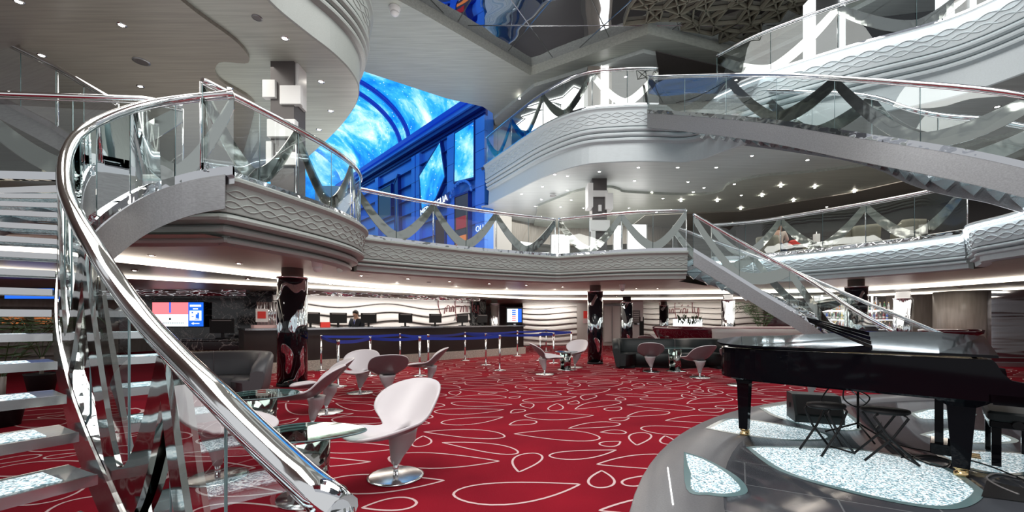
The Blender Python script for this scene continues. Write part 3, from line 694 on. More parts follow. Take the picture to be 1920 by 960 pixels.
# ---------------------------------------------------------------- left curved staircase
RP = [((640, 962), .90), ((610, 935), .93), ((560, 890), 1.02), ((480, 815), 1.16), ((400, 735), 1.33), ((330, 665), 1.56), ((270, 600), 1.78), ((225, 540), 1.95), ((180, 470), 2.12), ((145, 410), 2.38),
      ((122, 350), 2.8), ((125, 290), 3.3), ((150, 250), 3.75), ((200, 220), 4.15), ((270, 197), 4.6), ((350, 184), 4.95), ((438, 175), 5.13)]
rail = smooth([P(a[0], a[1], y) for a, y in RP], 6)
rail, RL = resample(rail, .08)
sb = [p-Vector((0, 0, 1.0)) for p in rail]
bl = balustrade('stair_balustrade', 'thick chrome handrail and glass sweeping down beside the glass stairs at front left', sb, rail=rail, bay=1.15, rail_r=.042, posts=False, ch=.10, gm='glass_r')
mb = MB(); e = rail[0]; mb.tube([e, e+Vector((.03, -.03, -.05)), e+Vector((.03, -.04, -.3)), e+Vector((.0, -.02, -.88))], .028, 12); mb.build('newel_post', M['chrome'], bl)
stair = thing('glass_staircase', 'curved staircase of open glass treads filled with crystals, left of the frame', 'staircase', (-2.5, 1.5, 0))
nr = normals(sb)
mb = MB(); i0 = next(i for i, p in enumerate(sb) if p.z > .02)
mb.loft([[p+q*.045+Vector((0, 0, -.0)), p+q*.055+Vector((0, 0, -.42)), p+q*.03+Vector((0, 0, -.42)), p+q*.03] for p, q in list(zip(sb, nr))[:-1]], sm=False, cap=True); mb.build('stringer', M['steel'], stair)
mb = MB(); mb.loft([[p-q*.045+Vector((0, 0, .10)), p-q*.052+Vector((0, 0, -.10)), p-q*.034+Vector((0, 0, -.10)), p-q*.034+Vector((0, 0, .10))] for p, q in zip(sb, nr)], sm=False, cap=True); mb.build('inner_band', M['chrome2'], stair)
LP = [Vector((-1.9, -.75)), Vector((-2.6, -.2)), Vector((-3.4, .6)), Vector((-4.4, 1.7)), Vector((-5.3, 2.7)), Vector((-6.1, 3.8)), Vector((-6.5, 5.2))]
lp, _ = resample([p.to_3d() for p in smooth(LP, 6)], .05)
NS = 19; zs = [.0+Z6*(k+1)/(NS+1) for k in range(NS)]
def at_z(z):
    for i in range(len(sb)-1):
        if sb[i+1].z+.06 >= z: return i
    return len(sb)-2
for k, z in enumerate(zs):
    i = at_z(z); r0 = sb[i]-nr[i]*.06; u = k/(NS-1); l0 = lp[int(u*(len(lp)-1))]
    r0 = Vector((r0.x, r0.y, z)); l0 = Vector((l0.x, l0.y, z)); d = (l0-r0).normalized(); fw = Vector((d.y, -d.x, 0))
    tdir = (sb[min(i+3, len(sb)-1)]-sb[max(i-3, 0)]).to_2d().to_3d()
    if fw.dot(tdir) < 0: fw = -fw
    dep = .30
    def slab(a0, a1, f0, f1, z0, z1, mb): 
        A = [r0+d*a0+fw*f0, l0-d*a1+fw*f0*1.15, l0-d*a1+fw*f1*1.15, r0+d*a0+fw*f1]
        return mb.prism([(p.x, p.y) for p in A], z0, z1)
    tr = slab(0, 0, 0, dep, z-.035, z, MB()).build('glass_tread', M['frost'], stair)
    slab(0, 0, -.012, .004, z-.045, z+.003, MB()).build('nosing', M['chrome2'], tr)
    slab(.10, .10, .045, dep-.035, z-.03, z+.002, MB()).build('crystal_strip', M['crystal_t'], tr)
    slab(0, 0, dep, dep+.012, z-.04, z, MB()).build('rear_edge', M['chrome2'], tr)
for off_, lab in ((.75, 0), (1.75, 1)):
    pts = []
    for k, z in enumerate(zs):
        i = at_z(z); u = k/(NS-1); l0 = lp[int(u*(len(lp)-1))]; r0 = sb[i]; d = (l0-r0).to_2d().to_3d().normalized(); pts.append(Vector((r0.x, r0.y, z-.16))+d*off_)
    mb = MB(); pts, _ = resample(smooth(pts, 3), .15); q = normals(pts)
    mb.loft([[p+n_*.03+Vector((0, 0, .08)), p-n_*.03+Vector((0, 0, .08)), p-n_*.03-Vector((0, 0, .08)), p+n_*.03-Vector((0, 0, .08))] for p, n_ in zip(pts, q)], cap=True); mb.build('carriage_beam', M['steel'], stair)
# ---------------------------------------------------------------- straight-ish stairs on the right
def flight(name, label, blabel, near, width, n, side, par_label2, stringer_h=.40, H=1.0, far=None, bf=2.2):
    """NEAR: stringer top line of the edge nearest the camera, from the top of the stairs down"""
    near, L = resample(smooth([Vector(p) for p in near], 8), .10); nn = normals(near)
    if far is None: far = [p-q*width*side for p, q in zip(near, nn)]
    else:
        fz, fL = resample(smooth([Vector(p) for p in far], 8), .02); far = [Vector((fz[int(i/(len(near)-1)*(len(fz)-1))])) for i in range(len(near))]; far = [Vector((p.x, p.y, q.z)) if False else p for p, q in zip(far, near)]
    t = thing(name, label, 'staircase', tuple(near[-1]))
    for line, nm in ((near, 'stringer'), (far, 'stringer')):
        q_ = normals(line); mb = MB(); mb.loft([[p+q*.03, p-q*.03, p-q*.03-Vector((0, 0, stringer_h)), p+q*.03-Vector((0, 0, stringer_h))] for p, q in zip(line, q_)], sm=False, cap=True); mb.build(nm, M['steel'], t)
    m = len(near)
    for k in range(n):
        a = int((k+.2)/n*(m-1)); b = min(int((k+1.25)/n*(m-1)), m-1); z = (near[a].z+far[a].z+near[b].z+far[b].z)/4-.12
        A = [near[a], far[a], far[b], near[b]]; mb = MB(); mb.prism([(p.x, p.y) for p in A], z-.04, z); tr = mb.build('tread', M['frost'], t)
        mb = MB(); c = (near[b]+far[b])/2; dd = far[b]-near[b]; mb.box((c.x, c.y, z-.02), (dd.length, .03, .05), math.atan2(dd.y, dd.x)); mb.build('nosing', M['chrome'], tr)
        mb = MB(); A = [near[a].lerp(near[b], .15).lerp(far[a], .08), near[a].lerp(far[a], .92), near[b].lerp(far[b], .92), near[b].lerp(far[b], .08)]
        mb.prism([(p.x, p.y) for p in A], z-.02, z+.002); mb.build('crystal_strip', M['crystal_t'], tr)
        for ln, sg in ((near, -1), (far, 1)):
            mb = MB(); p = ln[a]; r = ln[b]; q = nn[a]*sg*side*.05
            mb.add([Vector((p.x, p.y, z-.05))+q, Vector((r.x, r.y, z-.05))+q, Vector(((p.x+r.x)/2, (p.y+r.y)/2, z-.24))+q,
                    Vector((p.x, p.y, z-.05))+q*5, Vector((r.x, r.y, z-.05))+q*5, Vector(((p.x+r.x)/2, (p.y+r.y)/2, z-.24))+q*5], [(0, 1, 2), (3, 5, 4), (0, 2, 5, 3), (1, 4, 5, 2), (0, 3, 4, 1)])
            mb.build('tread_bracket', M['chrome2'], tr)
    balustrade('stair_balustrade', blabel, near, H=H, bay=2.2, posts=False)
    balustrade('stair_balustrade', par_label2, far, H=H, bay=2.2, posts=True, brace=True)
    return t
up = [P(1215, 212, 11.4), P(1290, 217, 10.3), P(1440, 231, 8.5), P(1607, 258, 7.1), P(1807, 291, 6.1), P(1935, 319, 5.6)]
flight('upper_staircase', 'steel staircase with glass sides descending from upper centre to the right balcony',
       'near glass balustrade with chrome handrail along the upper right staircase', up, 1.55, 24, 1,
       'far glass balustrade of the upper right staircase, seen from below')
lo = [P(1300, 472, 10.7), P(1370, 515, 10.4), P(1440, 558, 10.0), P(1516, 603, 9.5), Vector((7.12, 8.7, .62)), Vector((7.22, 7.85, .16))]
lf_ = [P(a, b, y)-Vector((0, 0, .97)) for a, b, y in ((1262, 424, 12.4), (1380, 466, 11.9), (1493, 510, 11.0), (1600, 556, 10.0), (1697, 597, 9.0), (1790, 636, 8.1))]
flight('lower_staircase', 'steel staircase with glass sides curving down behind the grand piano',
       'near glass balustrade of the lower staircase, descending from the centre balcony', lo, 1.5, 18, 1,
       'far glass balustrade of the lower staircase, ending above the piano', stringer_h=.36, H=.97, far=lf_)
# next flight up at the far left
lf = [Vector((-8.6, 6.8, 5.05)), Vector((-7.2, 6.55, 4.35)), Vector((-5.9, 6.2, 3.6))]
balustrade('stair_balustrade', 'sloping chrome handrail with glass at the top left under the taupe ceiling', lf, H=1.0, bay=1.4, brace=False)
mb = MB(); mb.loft([[p+Vector((0, .04, 0)), p+Vector((0, .10, 0)), p+Vector((0, .10, -.3)), p+Vector((0, .04, -.3))] for p in lf], sm=False, cap=True)
tag(mb.build('stair_stringer', M['steel']), 'sloping steel stringer below the handrail at the top left', 'staircase')
# ---------------------------------------------------------------- columns
def round_column(x, y, r, label, z1=2.42, mat='column', cat='column'):
    t = thing('round_column', label, cat, (x, y, 0))
    mb = MB(); mb.lathe([(r, .06), (r, z1-.22)], (x, y, 0), 32); mb.build('shaft', M[mat], t)
    mb = MB(); mb.lathe([(r*1.03, 0), (r*1.03, .06)], (x, y, 0), 32); mb.build('base_ring', M['plastic'], t)
    mb = MB(); mb.lathe([(r*1.02, z1-.22), (r*1.05, z1-.20), (r*1.05, z1-.185), (r*.72, z1-.18), (r*.72, z1+.02)], (x, y, 0), 32); mb.build('capital', M['chrome2'], t); return t
round_column(-4.55, 8.62, .285, 'large black and chrome swirl column left of the reception counter')
round_column(2.57, 12.85, .235, 'black and chrome swirl column in the middle of the lounge')
round_column(4.5, 16.3, .22, 'slim dark swirl column behind the right sofa', 2.24)
round_column(7.3, 20, .21, 'far dark swirl column beside the wavy bar wall', 2.24)
round_column(8.0, 15.4, .23, 'rippled chrome column standing at the burgundy bar', 2.3, 'column_c')
round_column(9.1, 11.0, .25, 'black column partly hidden behind the lower staircase rails')
round_column(12.6, 13.4, .25, 'rippled chrome column near the bottle shelves at right', 2.24, 'column_c')
def panel_column(x, y, z0, z1, w, label, panels, rz=0, strip=False):
    t = thing('square_column', label, 'column', (x, y, z0), 0); R = Matrix.Rotation(rz, 3, 'Z')
    mb = MB(); mb.box((x, y, (z0+z1)/2), (w, w, z1-z0), rz); mb.build('shaft', M['darkceil' if not strip else 'wood'], t)
    for dx, dy, zc, wx, wy, h in panels:
        c = Vector((x, y, zc))+R@Vector((dx, dy, 0)); mb = MB(); mb.rbox(c, (wx, wy, h), .01, rz); mb.build('pale_panel', M['white'], t)
    if strip:
        c = Vector((x, y, (z0+z1)/2))+R@Vector((w*.2, -w*.5-.02, 0)); mb = MB(); mb.box(c, (w*.32, .05, z1-z0), rz); mb.build('light_strip', M['whiteglow'], t)
    return t
panel_column(-3.95, 7.35, Z6, S6, .40, 'square column with staggered pale boxes on the left balcony',
    [(.02, -.22, 4.62, .48, .12, .30), (.16, -.20, 5.20, .36, .10, .32), (-.20, -.21, 5.3, .22, .1, .3), (.22, 0, 5.45, .06, .3, .7), (.1, -.22, 4.1, .34, .1, .22), (-.2, -.2, 4.15, .1, .12, .5)])
panel_column(2.75, 13.3, Z6, S6, .46, 'square dark column with staggered pale boxes behind the centre balcony',
    [(-.30, -.10, 5.25, .16, .5, .75), (.28, -.12, 5.05, .24, .5, .5), (0, -.26, 5.30, .5, .1, .2), (0, -.26, 4.3, .62, .12, .34), (0, -.26, 4.85, .1, .1, .2), (-.2, -.26, 3.7, .12, .12, .9)])
panel_column(2.75, 13.4, Z7, S8-.1, .75, 'grey timber column with a bright light strip beside the starburst panels', [], 0, True)
def strip_column(px, w, label, Y=12.5):
    x = (px-960)/F*Y; t = thing('light_column', label, 'column', (x, Y, Z7))
    mb = MB(); mb.box((x, Y, (Z7+S8)/2), (w, .4, S8-Z7)); mb.build('shaft', M['steel'], t)
    mb = MB(); mb.box((x+w/2+.05, Y-.05, (Z7+S8)/2), (.1, .4, S8-Z7)); mb.build('light_strip', M['colstrip'], t)
    mb = MB(); mb.box((x-w/2-.03, Y-.05, (Z7+S8)/2), (.035, .4, S8-Z7)); mb.build('light_strip', M['colstrip'], t)
strip_column(1540, .62, 'pale column edged with white light strips at the top right, left one', 10.5)
strip_column(1785, .38, 'slender dark column with white light strips at the top right corner', 9.6)
# ---------------------------------------------------------------- starburst light panels on the upper deck
def burst(cx, cy, pts, Y, label):
    zc = S8-.125; t = thing('starburst_light', label, 'ceiling light', tuple(PZ(cx, cy, zc)))
    a = [PZ(px, py, zc) for px, py in pts]
    mb = MB(); mb.prism([(p.x, p.y) for p in a], zc-.05, zc+.004); mb.build('lit_panel', M['whiteglow'], t)
    mb = MB(); mb.tube([p-Vector((0, 0, .05)) for p in [*a, a[0]]], .02, 4); mb.build('edge_trim', M['steel'], t)
burst(1010, 215, [(962, 238), (985, 220), (977, 217), (1018, 203), (985, 199), (1027, 186), (1045, 198), (1062, 208), (1050, 216), (1058, 228), (1032, 232), (1020, 246), (985, 243)], 17.5, 'jagged white star-shaped light at the left of the upper deck')
burst(1080, 185, [(1028, 187), (1055, 180), (1076, 160), (1096, 168), (1103, 166), (1103, 215), (1085, 208), (1072, 204), (1050, 205), (1052, 193)], 16.6, 'jagged white star-shaped light just left of the striped column')
burst(1145, 190, [(1138, 172), (1150, 178), (1153, 184), (1149, 196), (1142, 205), (1134, 198)], 16.6, 'small jagged light right of the striped column')
# glass cubicle panels lit white behind the centre balcony
for i, (p0, p1, Y, lab) in enumerate([(975, 1000, 19.5, 'narrow lit window panel behind the centre balcony, beside the timber wall'), (1033, 1068, 19, 'lit white panel behind the centre balcony, left of the boxed column'),
        (1150, 1166, 17.2, 'slim lit white door panel right of the boxed column'), (1176, 1212, 17, 'wide lit white door panel right of the boxed column'), (985, 1030, 17.2, 'low lit white counter front behind the centre balcony')]):
    x0, x1 = (p0-960)/F*Y, (p1-960)/F*Y; h = 2.1 if 'low' not in lab else 1.0
    t = thing('illuminated_partition', lab, 'partition', ((x0+x1)/2, Y, Z6))
    mb = MB(); mb.box(((x0+x1)/2, Y, Z6+h/2), (x1-x0, .06, h)); mb.build('panel', M['whiteglow'], t)
    mb = MB(); mb.tube([(x0, Y-.04, Z6), (x0, Y-.04, Z6+h), (x1, Y-.04, Z6+h), (x1, Y-.04, Z6)], .03, 4); mb.build('frame', M['steel'], t)
# ---------------------------------------------------------------- reception counter
ca = math.atan2(cdv.y, cdv.x)
def C(s, o, z=0): p = CA+cdv*s+cn*o; return Vector((p.x, p.y, z))
CL = (CB-CA).length
ct = thing('reception_counter', 'long dark reception counter with silver top and pale stone plinth', 'counter', C(CL/2, .4), 0)
def cbox(nm, s0, s1, o0, o1, z0, z1, mat, par): 
    mb = MB(); mb.box(C((s0+s1)/2, (o0+o1)/2, (z0+z1)/2), (s1-s0, abs(o1-o0), z1-z0), ca); return mb.build(nm, mat, par)
cbox('body', 0, CL, .12, .75, .26, 1.09, M['brownblk'], ct); cbox('plinth', 0, CL, 0, .7, 0, .26, M['stone'], ct)
cbox('counter_top', 0, CL, .02, .9, 1.09, 1.14, M['chrome2'], ct); cbox('lower_ledge', 0, CL, .9, 1.3, .7, .74, M['plastic'], ct)
def cs(px):   # distance along the counter seen at column px
    k = (px-960)/F; return (k*(CA.y+cn.y*.6)-(CA.x+cn.x*.6))/(cdv.x-k*cdv.y)
def monitor():
    t = thing('computer_monitor', 'x', 'monitor', (0, 0, 0))
    mb = MB(); mb.rbox((0, 0, .27), (.50, .035, .31), .012); mb.build('screen_case', M['plastic'], t, True)
    mb = MB(); mb.box((0, -.02, .39), (.40, .006, .02)); mb.build('vent_strip', M['grey_text'], t, True)
    mb = MB(); mb.rbox((0, .02, .07), (.06, .04, .14), .01); mb.rbox((0, .03, .008), (.24, .18, .016), .02); mb.build('stand', M['plastic'], t, True); return t
mon0 = monitor()
labs = [(583, 'dark monitor on the counter right beside the large swirl column'), (635, 'dark monitor between the red card and the receptionist'), (692, 'dark monitor directly in front of the receptionist'),
        (761, 'dark monitor right of the receptionist under the wavy wall'), (817, 'dark monitor left of the red wall lettering'), (868, 'dark monitor beneath the red wall lettering'), (905, 'last dark monitor towards the right end of the counter')]
for i, (px, lab) in enumerate(labs):
    o = mon0 if i == 0 else dup(mon0)
    p = C(cs(px), .62, 1.14); o.location = p; o.rotation_euler = (0, 0, ca); o['label'] = lab; o['group'] = 'monitors on the reception counter'
mb = MB(); p = C(cs(606), .45, 1.14); mb.rbox(p+Vector((0, 0, .075)), (.26, .09, .15), .01, ca); tag(mb.build('leaflet_box', M['red']), 'small red card box on the reception counter', 'box')
# brochure stand on the left end of the counter
p = C(.55, .45, 1.14); t = thing('brochure_stand', 'ribbed chrome brochure stand with a red picture on the left counter end', 'stand', p)
mb = MB(); mb.rbox(p+Vector((0, 0, .04)), (.62, .34, .08), .02, ca); mb.build('tray', M['pink'], t)
mb = MB(); [mb.tube([p+Vector((-.22+.09*k, .03, .08)), p+Vector((-.22+.09*k, .03, .68))], .038, 8) for k in range(6)]; mb.build('ribbed_back', M['column_c'], t)
mb = MB(); mb.box(p+Vector((-.05, -.09, .33)), (.30, .02, .34), .1); mb.build('picture_frame', M['white'], t)
mb = MB(); mb.box(p+Vector((-.05, -.105, .34)), (.20, .01, .18), .1); mb.build('picture', M['red'], t)
mb = MB(); mb.rbox(p+Vector((.34, .0, .35)), (.14, .05, .55), .01, ca); mb.build('side_panel', M['white'], t)
# handwritten wall sign: strokes on the wave wall
def W(s, z, o=-.09): p = WA+cdv*s+cn*o; return Vector((p.x, p.y, z))
def ws(px):
    k = (px-960)/F; return (k*WA.y-WA.x)/(cdv.x-k*cdv.y)
STR = [[(.05, 1.02), (.02, .75), (.03, .3), (.1, -.1)], [(.05, 1.0), (.1, 1.08), (.17, .95)], [(.17, .0), (.2, .35)], [(.23, .1), (.25, .4), (.31, .38), (.31, .1)], [(.35, .1), (.38, .4), (.42, .35), (.41, .1)],
       [(.47, 1.02), (.46, .6), (.47, .1), (.52, -.45)], [(.47, 1.0), (.53, 1.02), (.58, .8)], [(.46, .42), (.6, .42)], [(.6, .1), (.64, .4)], [(.64, .6), (.68, .72)], [(.68, .1), (.70, .42), (.76, .4), (.76, .1)],
       [(.8, .1), (.82, .42)], [(.81, .6), (.84, .68)], [(.95, .95), (.94, .5), (.96, .1)], [(.9, .86), (1.08, .9)], [(1.0, .5), (1.02, .15), (1.08, .12), (1.1, .5)], [(1.12, .5), (1.12, .1), (1.08, -.3)]]
def script_sign(nm, label, org, xd, sc, mat, par=None, sub=None):
    t = thing(nm, label, 'wall sign', org); xd = Vector(xd).normalized(); mb = MB()
    for s in STR: mb.tube(smooth([org+xd*(a*sc)+Vector((0, 0, b*sc*.42)) for a, b in s], 4) if len(s) > 1 else s, sc*.011, 5)
    mb.build('script_lettering', mat, t)
    if sub: text_obj(sub, sc*.11, M['grey_text'], 'small_lettering', t, frame(org+xd*(sc*.62)+Vector((0, 0, -sc*.12)), xd), .006)
s0 = ws(818); script_sign('wall_lettering', 'dark red handwritten lettering mounted on the wavy reception wall', W(s0, 1.60), (cdv.x, cdv.y, 0), 1.85, M['red_text'], sub='ATRIUM')
# receptionist and woman
def person(name, label, loc, rz, J, mats, hair_mat, top_mat, leg_mat, long_hair=False, fold=0):
    t = thing(name, label, 'person', loc, rz)
    def skin(nm, edges, mat, rads, root):
        names = list(dict.fromkeys([a for e in edges for a in e])); me = bpy.data.meshes.new(nm)
        me.from_pydata([J[k] for k in names], [(names.index(a), names.index(b)) for a, b in edges], [])
        o = bpy.data.objects.new(nm, me); COL.objects.link(o); o.parent = t; WL[o.name] = Vector(); me.materials.append(mat)
        m = o.modifiers.new('skin', 'SKIN'); m.use_smooth_shade = True
        for i, k in enumerate(names):
            r = rads.get(k, .04); me.skin_vertices[0].data[i].radius = (r, r) if not isinstance(r, tuple) else r; me.skin_vertices[0].data[i].use_root = (k == root)
        s = o.modifiers.new('sub', 'SUBSURF'); s.levels = s.render_levels = 2; return o
    body = [('pelvis', 'waist'), ('waist', 'chest'), ('chest', 'neck'), ('neck', 'skull'), ('skull', 'crown'), ('skull', 'nose')]; R = {'pelvis': (.14, .10), 'waist': (.12, .09), 'chest': (.15, .10), 'neck': .052, 'skull': (.078, .09), 'crown': (.07, .075), 'nose': .016}
    for s in 'lr':
        body += [('chest', 'sh'+s), ('sh'+s, 'el'+s), ('el'+s, 'wr'+s), ('wr'+s, 'pa'+s), ('pelvis', 'hip'+s), ('hip'+s, 'kn'+s), ('kn'+s, 'an'+s), ('an'+s, 'toe'+s)]
        R.update({'sh'+s: .055, 'el'+s: .040, 'wr'+s: .025, 'pa'+s: (.036, .018), 'hip'+s: .082, 'kn'+s: .055, 'an'+s: .035, 'toe'+s: .035})
        w_, p_ = Vector(J['wr'+s]), Vector(J['pa'+s]); dd = (p_-w_).normalized(); sd = dd.cross(Vector((0, 0, 1))).normalized()
        for q, (lat_, ln) in enumerate(((-.03, .07), (-.01, .08), (.012, .075), (.032, .06))):
            J['f%d%s' % (q, s)] = tuple(p_+sd*lat_+dd*.025); J['g%d%s' % (q, s)] = tuple(p_+sd*lat_+dd*(.025+ln*.5)-Vector((0, 0, .01))); J['h%d%s' % (q, s)] = tuple(p_+sd*lat_+dd*(.02+ln*.85)-Vector((0, 0, .035)))
            body += [('pa'+s, 'f%d%s' % (q, s)), ('f%d%s' % (q, s), 'g%d%s' % (q, s)), ('g%d%s' % (q, s), 'h%d%s' % (q, s))]
            for c_ in 'fgh': R['%s%d%s' % (c_, q, s)] = .009
        th = (-1 if s == 'l' else 1); J['t0'+s] = tuple(w_+dd*.03+sd*(.035*th)); J['t1'+s] = tuple(w_+dd*.07+sd*(.055*th)-Vector((0, 0, .01))); body += [('wr'+s, 't0'+s), ('t0'+s, 't1'+s)]; R['t0'+s] = R['t1'+s] = .010
    skin('body', body, M['skin'], R, 'pelvis')
    top = [('pelvis', 'waist'), ('waist', 'chest'), ('chest', 'collar')]; J['collar'] = tuple(Vector(J['chest']).lerp(Vector(J['neck']), .55)); TR = {'pelvis': (.17, .13), 'waist': (.15, .12), 'chest': (.175, .125), 'collar': .085}
    for s in 'lr': 
        J['cuff'+s] = tuple(Vector(J['el'+s]).lerp(Vector(J['wr'+s]), .85)); top += [('chest', 'sh'+s), ('sh'+s, 'el'+s), ('el'+s, 'cuff'+s)]; TR.update({'sh'+s: .075, 'el'+s: .056, 'cuff'+s: .042})
    skin('top', top, top_mat, TR, 'pelvis')
    leg = [('pelvis', 'hipl'), ('pelvis', 'hipr')]; LR = {'pelvis': (.15, .12), 'hipl': .10, 'hipr': .10}
    for s in 'lr': leg += [('hip'+s, 'kn'+s), ('kn'+s, 'an'+s)]; LR.update({'kn'+s: .068, 'an'+s: .052})
    skin('trousers', leg, leg_mat, LR, 'pelvis')
    sk = Vector(J['skull']); cr = Vector(J['crown']); ax_ = (cr-sk).normalized(); back = Vector((0, 1, 0)); mb = MB(); rings = []
    for i in range(9):
        a = PI/2*i/8*1.25; rr = math.sin(a); rings.append([sk+ax_*(.03+.105*math.cos(a))+Vector((.092*rr*math.cos(b), .102*rr*math.sin(b)+.012+(.012 if math.sin(b) > 0 else 0)*i/8, (0.05*(-math.sin(b)) if i > 5 else 0))) for b in [2*PI*k/16 for k in range(16)]])
    mb.loft(rings, cap=True)
    if long_hair:
        mb.loft([[sk+Vector((.095*math.cos(b)*k1, .03+.075*math.sin(b)*k1, z_)) for b in [2*PI*k/12 for k in range(12)]] for z_, k1 in ((.08, .9), (.0, 1.0), (-.12, .95), (-.22, .75), (-.27, .3))], cap=True)
    mb.build('hair', hair_mat, t, True)
    mb = MB()
    for s in (-1, 1): mb.lathe([(.001, -.008), (.009, 0), (.001, .008)], sk+Vector((s*.03, -.088, .015)), 8)
    mb.build('eyes', M['plastic'], t, True)
    mb = MB(); mb.tube([sk+Vector((-.024, -.086, -.045)), sk+Vector((0, -.092, -.047)), sk+Vector((.024, -.086, -.045))], .005, 5); mb.build('mouth', M['burg'], t, True)
    for s in (-1, 1): mb = MB(); mb.lathe([(.004, -.03), (.014, -.01), (.016, .012), (.004, .03)], sk+Vector((s*.083, .0, -.005)), 8, sx=.6); mb.build('ear', M['skin'], t, True)
    mb = MB(); 
    for s in 'lr': a = Vector(J['an'+s]); b = Vector(J['toe'+s]); mb.tube([a+(a-b).normalized()*.04-Vector((0, 0, .03)), a-Vector((0, 0, .03)), b-Vector((0, 0, .005))], [.042, .048, .036], 8)
    mb.build('shoes', M['plastic'], t, True); return t
stand = {'pelvis': (0, 0, .90), 'waist': (0, .0, 1.05), 'chest': (0, -.02, 1.27), 'neck': (0, -.05, 1.44), 'skull': (0, -.11, 1.545), 'crown': (0, -.11, 1.60), 'nose': (0, -.195, 1.52),
         'shl': (-.19, -.02, 1.36), 'ell': (-.25, -.05, 1.10), 'wrl': (-.14, -.27, 1.08), 'pal': (-.10, -.34, 1.09), 'shr': (.19, -.02, 1.36), 'elr': (.25, -.05, 1.10), 'wrr': (.14, -.27, 1.08), 'par': (.10, -.34, 1.09),
         'hipl': (-.09, 0, .86), 'knl': (-.10, -.01, .48), 'anl': (-.10, .02, .09), 'toel': (-.12, -.15, .04), 'hipr': (.09, 0, .86), 'knr': (.10, -.01, .48), 'anr': (.10, .02, .09), 'toer': (.12, -.15, .04)}
rp = C(cs(688)+.1, 1.55, 0)
rec = person('person', 'man in a dark suit looking down behind the reception counter monitor', rp, math.atan2(-rp.x, rp.y)*-1+.15, stand, None, M['hair'], M['suit'], M['suit'])
mb = MB(); mb.add([(-.05, -.155, 1.37), (.05, -.155, 1.37), (0, -.165, 1.20)], [(0, 1, 2)]); mb.add([(-.012, -.168, 1.36), (.012, -.168, 1.36), (.016, -.172, 1.25), (0, -.174, 1.22), (-.016, -.172, 1.25)], [(0, 1, 2, 3, 4)], 1)
mb.build('shirt_front', [M['white'], M['belt']], rec, True)
sit = {'pelvis': (0, 0, .50), 'waist': (0, -.02, .65), 'chest': (0, -.08, .86), 'neck': (0, -.12, 1.03), 'skull': (0, -.17, 1.14), 'crown': (0, -.18, 1.20), 'nose': (0, -.26, 1.12),
       'shl': (-.18, -.09, .95), 'ell': (-.22, -.22, .74), 'wrl': (-.10, -.42, .72), 'pal': (-.06, -.49, .72), 'shr': (.18, -.09, .95), 'elr': (.22, -.22, .74), 'wrr': (.10, -.42, .72), 'par': (.06, -.49, .72),
       'hipl': (-.09, -.02, .50), 'knl': (-.10, -.46, .50), 'anl': (-.10, -.48, .10), 'toel': (-.10, -.62, .05), 'hipr': (.09, -.02, .50), 'knr': (.10, -.46, .52), 'anr': (.12, -.52, .10), 'toer': (.12, -.66, .05)}
wl_ = P(1457, 500, 13.2); wl_.z = Z6
wo = person('person', 'woman with auburn hair in a beige top sitting on the right balcony', wl_, 2.3, sit, None, M['hair_b'], M['cloth'], M['denim'], True)
# ---------------------------------------------------------------- armchairs on the balconies
def armchair():
    t = thing('armchair', 'x', 'armchair', (0, 0, 0))
    mb = MB(); mb.rbox((0, -.05, .30), (.62, .60, .2), .08); mb.build('seat', M['armchair'], t, True)
    mb = MB(); rings = []
    for z, g in ((.25, 1), (.55, 1.02), (.9, 1.06), (1.0, 1.03)):
        rings.append([(x*g, y*g+(z-.25)*.12, z) for x, y in [(-.36, -.25), (-.38, .12), (-.26, .30), (.26, .30), (.38, .12), (.36, -.25), (.31, -.25), (.32, .10), (.22, .24), (-.22, .24), (-.32, .10), (-.31, -.25)]])
    rings[-1] = [(x, y, z-.30 if y < -.1 else z) for x, y, z in rings[-1]]; rings[-2] = [(x, y, z-.28 if y < -.1 else z) for x, y, z in rings[-2]]
    mb.loft([[Vector(p) for p in r] for r in rings], cap=True); mb.build('backrest', M['armchair'], t, True)
    for sx in (-1, 1):
        for sy in (-1, 1): mb = MB(); mb.tube([(sx*.25, sy*.22, .21), (sx*.29, sy*.26, 0)], .015, 6); mb.build('leg', M['chrome'], t, True)
    return t
ac0 = armchair()
for i, (px, Y, rz, lab) in enumerate([(1441, 13.0, 2.3, 'olive grey armchair in which the woman on the balcony sits'), (1583, 11.9, 3.3, 'olive grey armchair on the right balcony, left one of the pair by the glass post'), (1623, 11.5, 2.5, 'olive grey armchair on the right balcony, right one of the pair by the glass post'),
        (1700, 10.9, 3.2, 'wide olive grey armchair on the right balcony below the tall stair'), (1530, 13.6, .4, 'dark backed armchair facing the woman on the balcony')]):
    o = ac0 if i == 0 else dup(ac0); o.location = ((px-960)/F*Y, Y, Z6); o.rotation_euler = (0, 0, rz); o['label'] = lab; o['group'] = 'balcony armchairs'; o.scale = (.78,)*3
for px, py, Y, rz, lab in ((137, 300, 6.6, .5, 'olive grey armchair behind the far left balustrade'), (40, 300, 7.2, .2, 'olive grey armchair at the far left edge, under the sloping handrail'), (215, 300, 7.9, -.3, 'pale armchair behind the handrail bend at left')):
    o = dup(ac0, ((px-960)/F*Y, Y, Z6), rz, lab)
mb = MB(); p = P(1491, 500, 13.0); mb.rbox((p.x, p.y, Z6+.60), (.26, .36, .2), .1, .4); tag(mb.build('red_bag', M['red']), 'red bag lying beside the woman on the right balcony', 'bag')
t = thing('side_table', 'small table by the woman on the right balcony', 'table', (p.x, p.y, Z6)); mb = MB(); mb.lathe([(.30, .48), (.32, .50), (.32, .51)], (p.x, p.y, Z6), 20); mb.build('table_top', M['white'], t); mb = MB(); mb.lathe([(.18, 0), (.03, .02), (.03, .48)], (p.x, p.y, Z6), 12); mb.build('pedestal', M['chrome'], t)
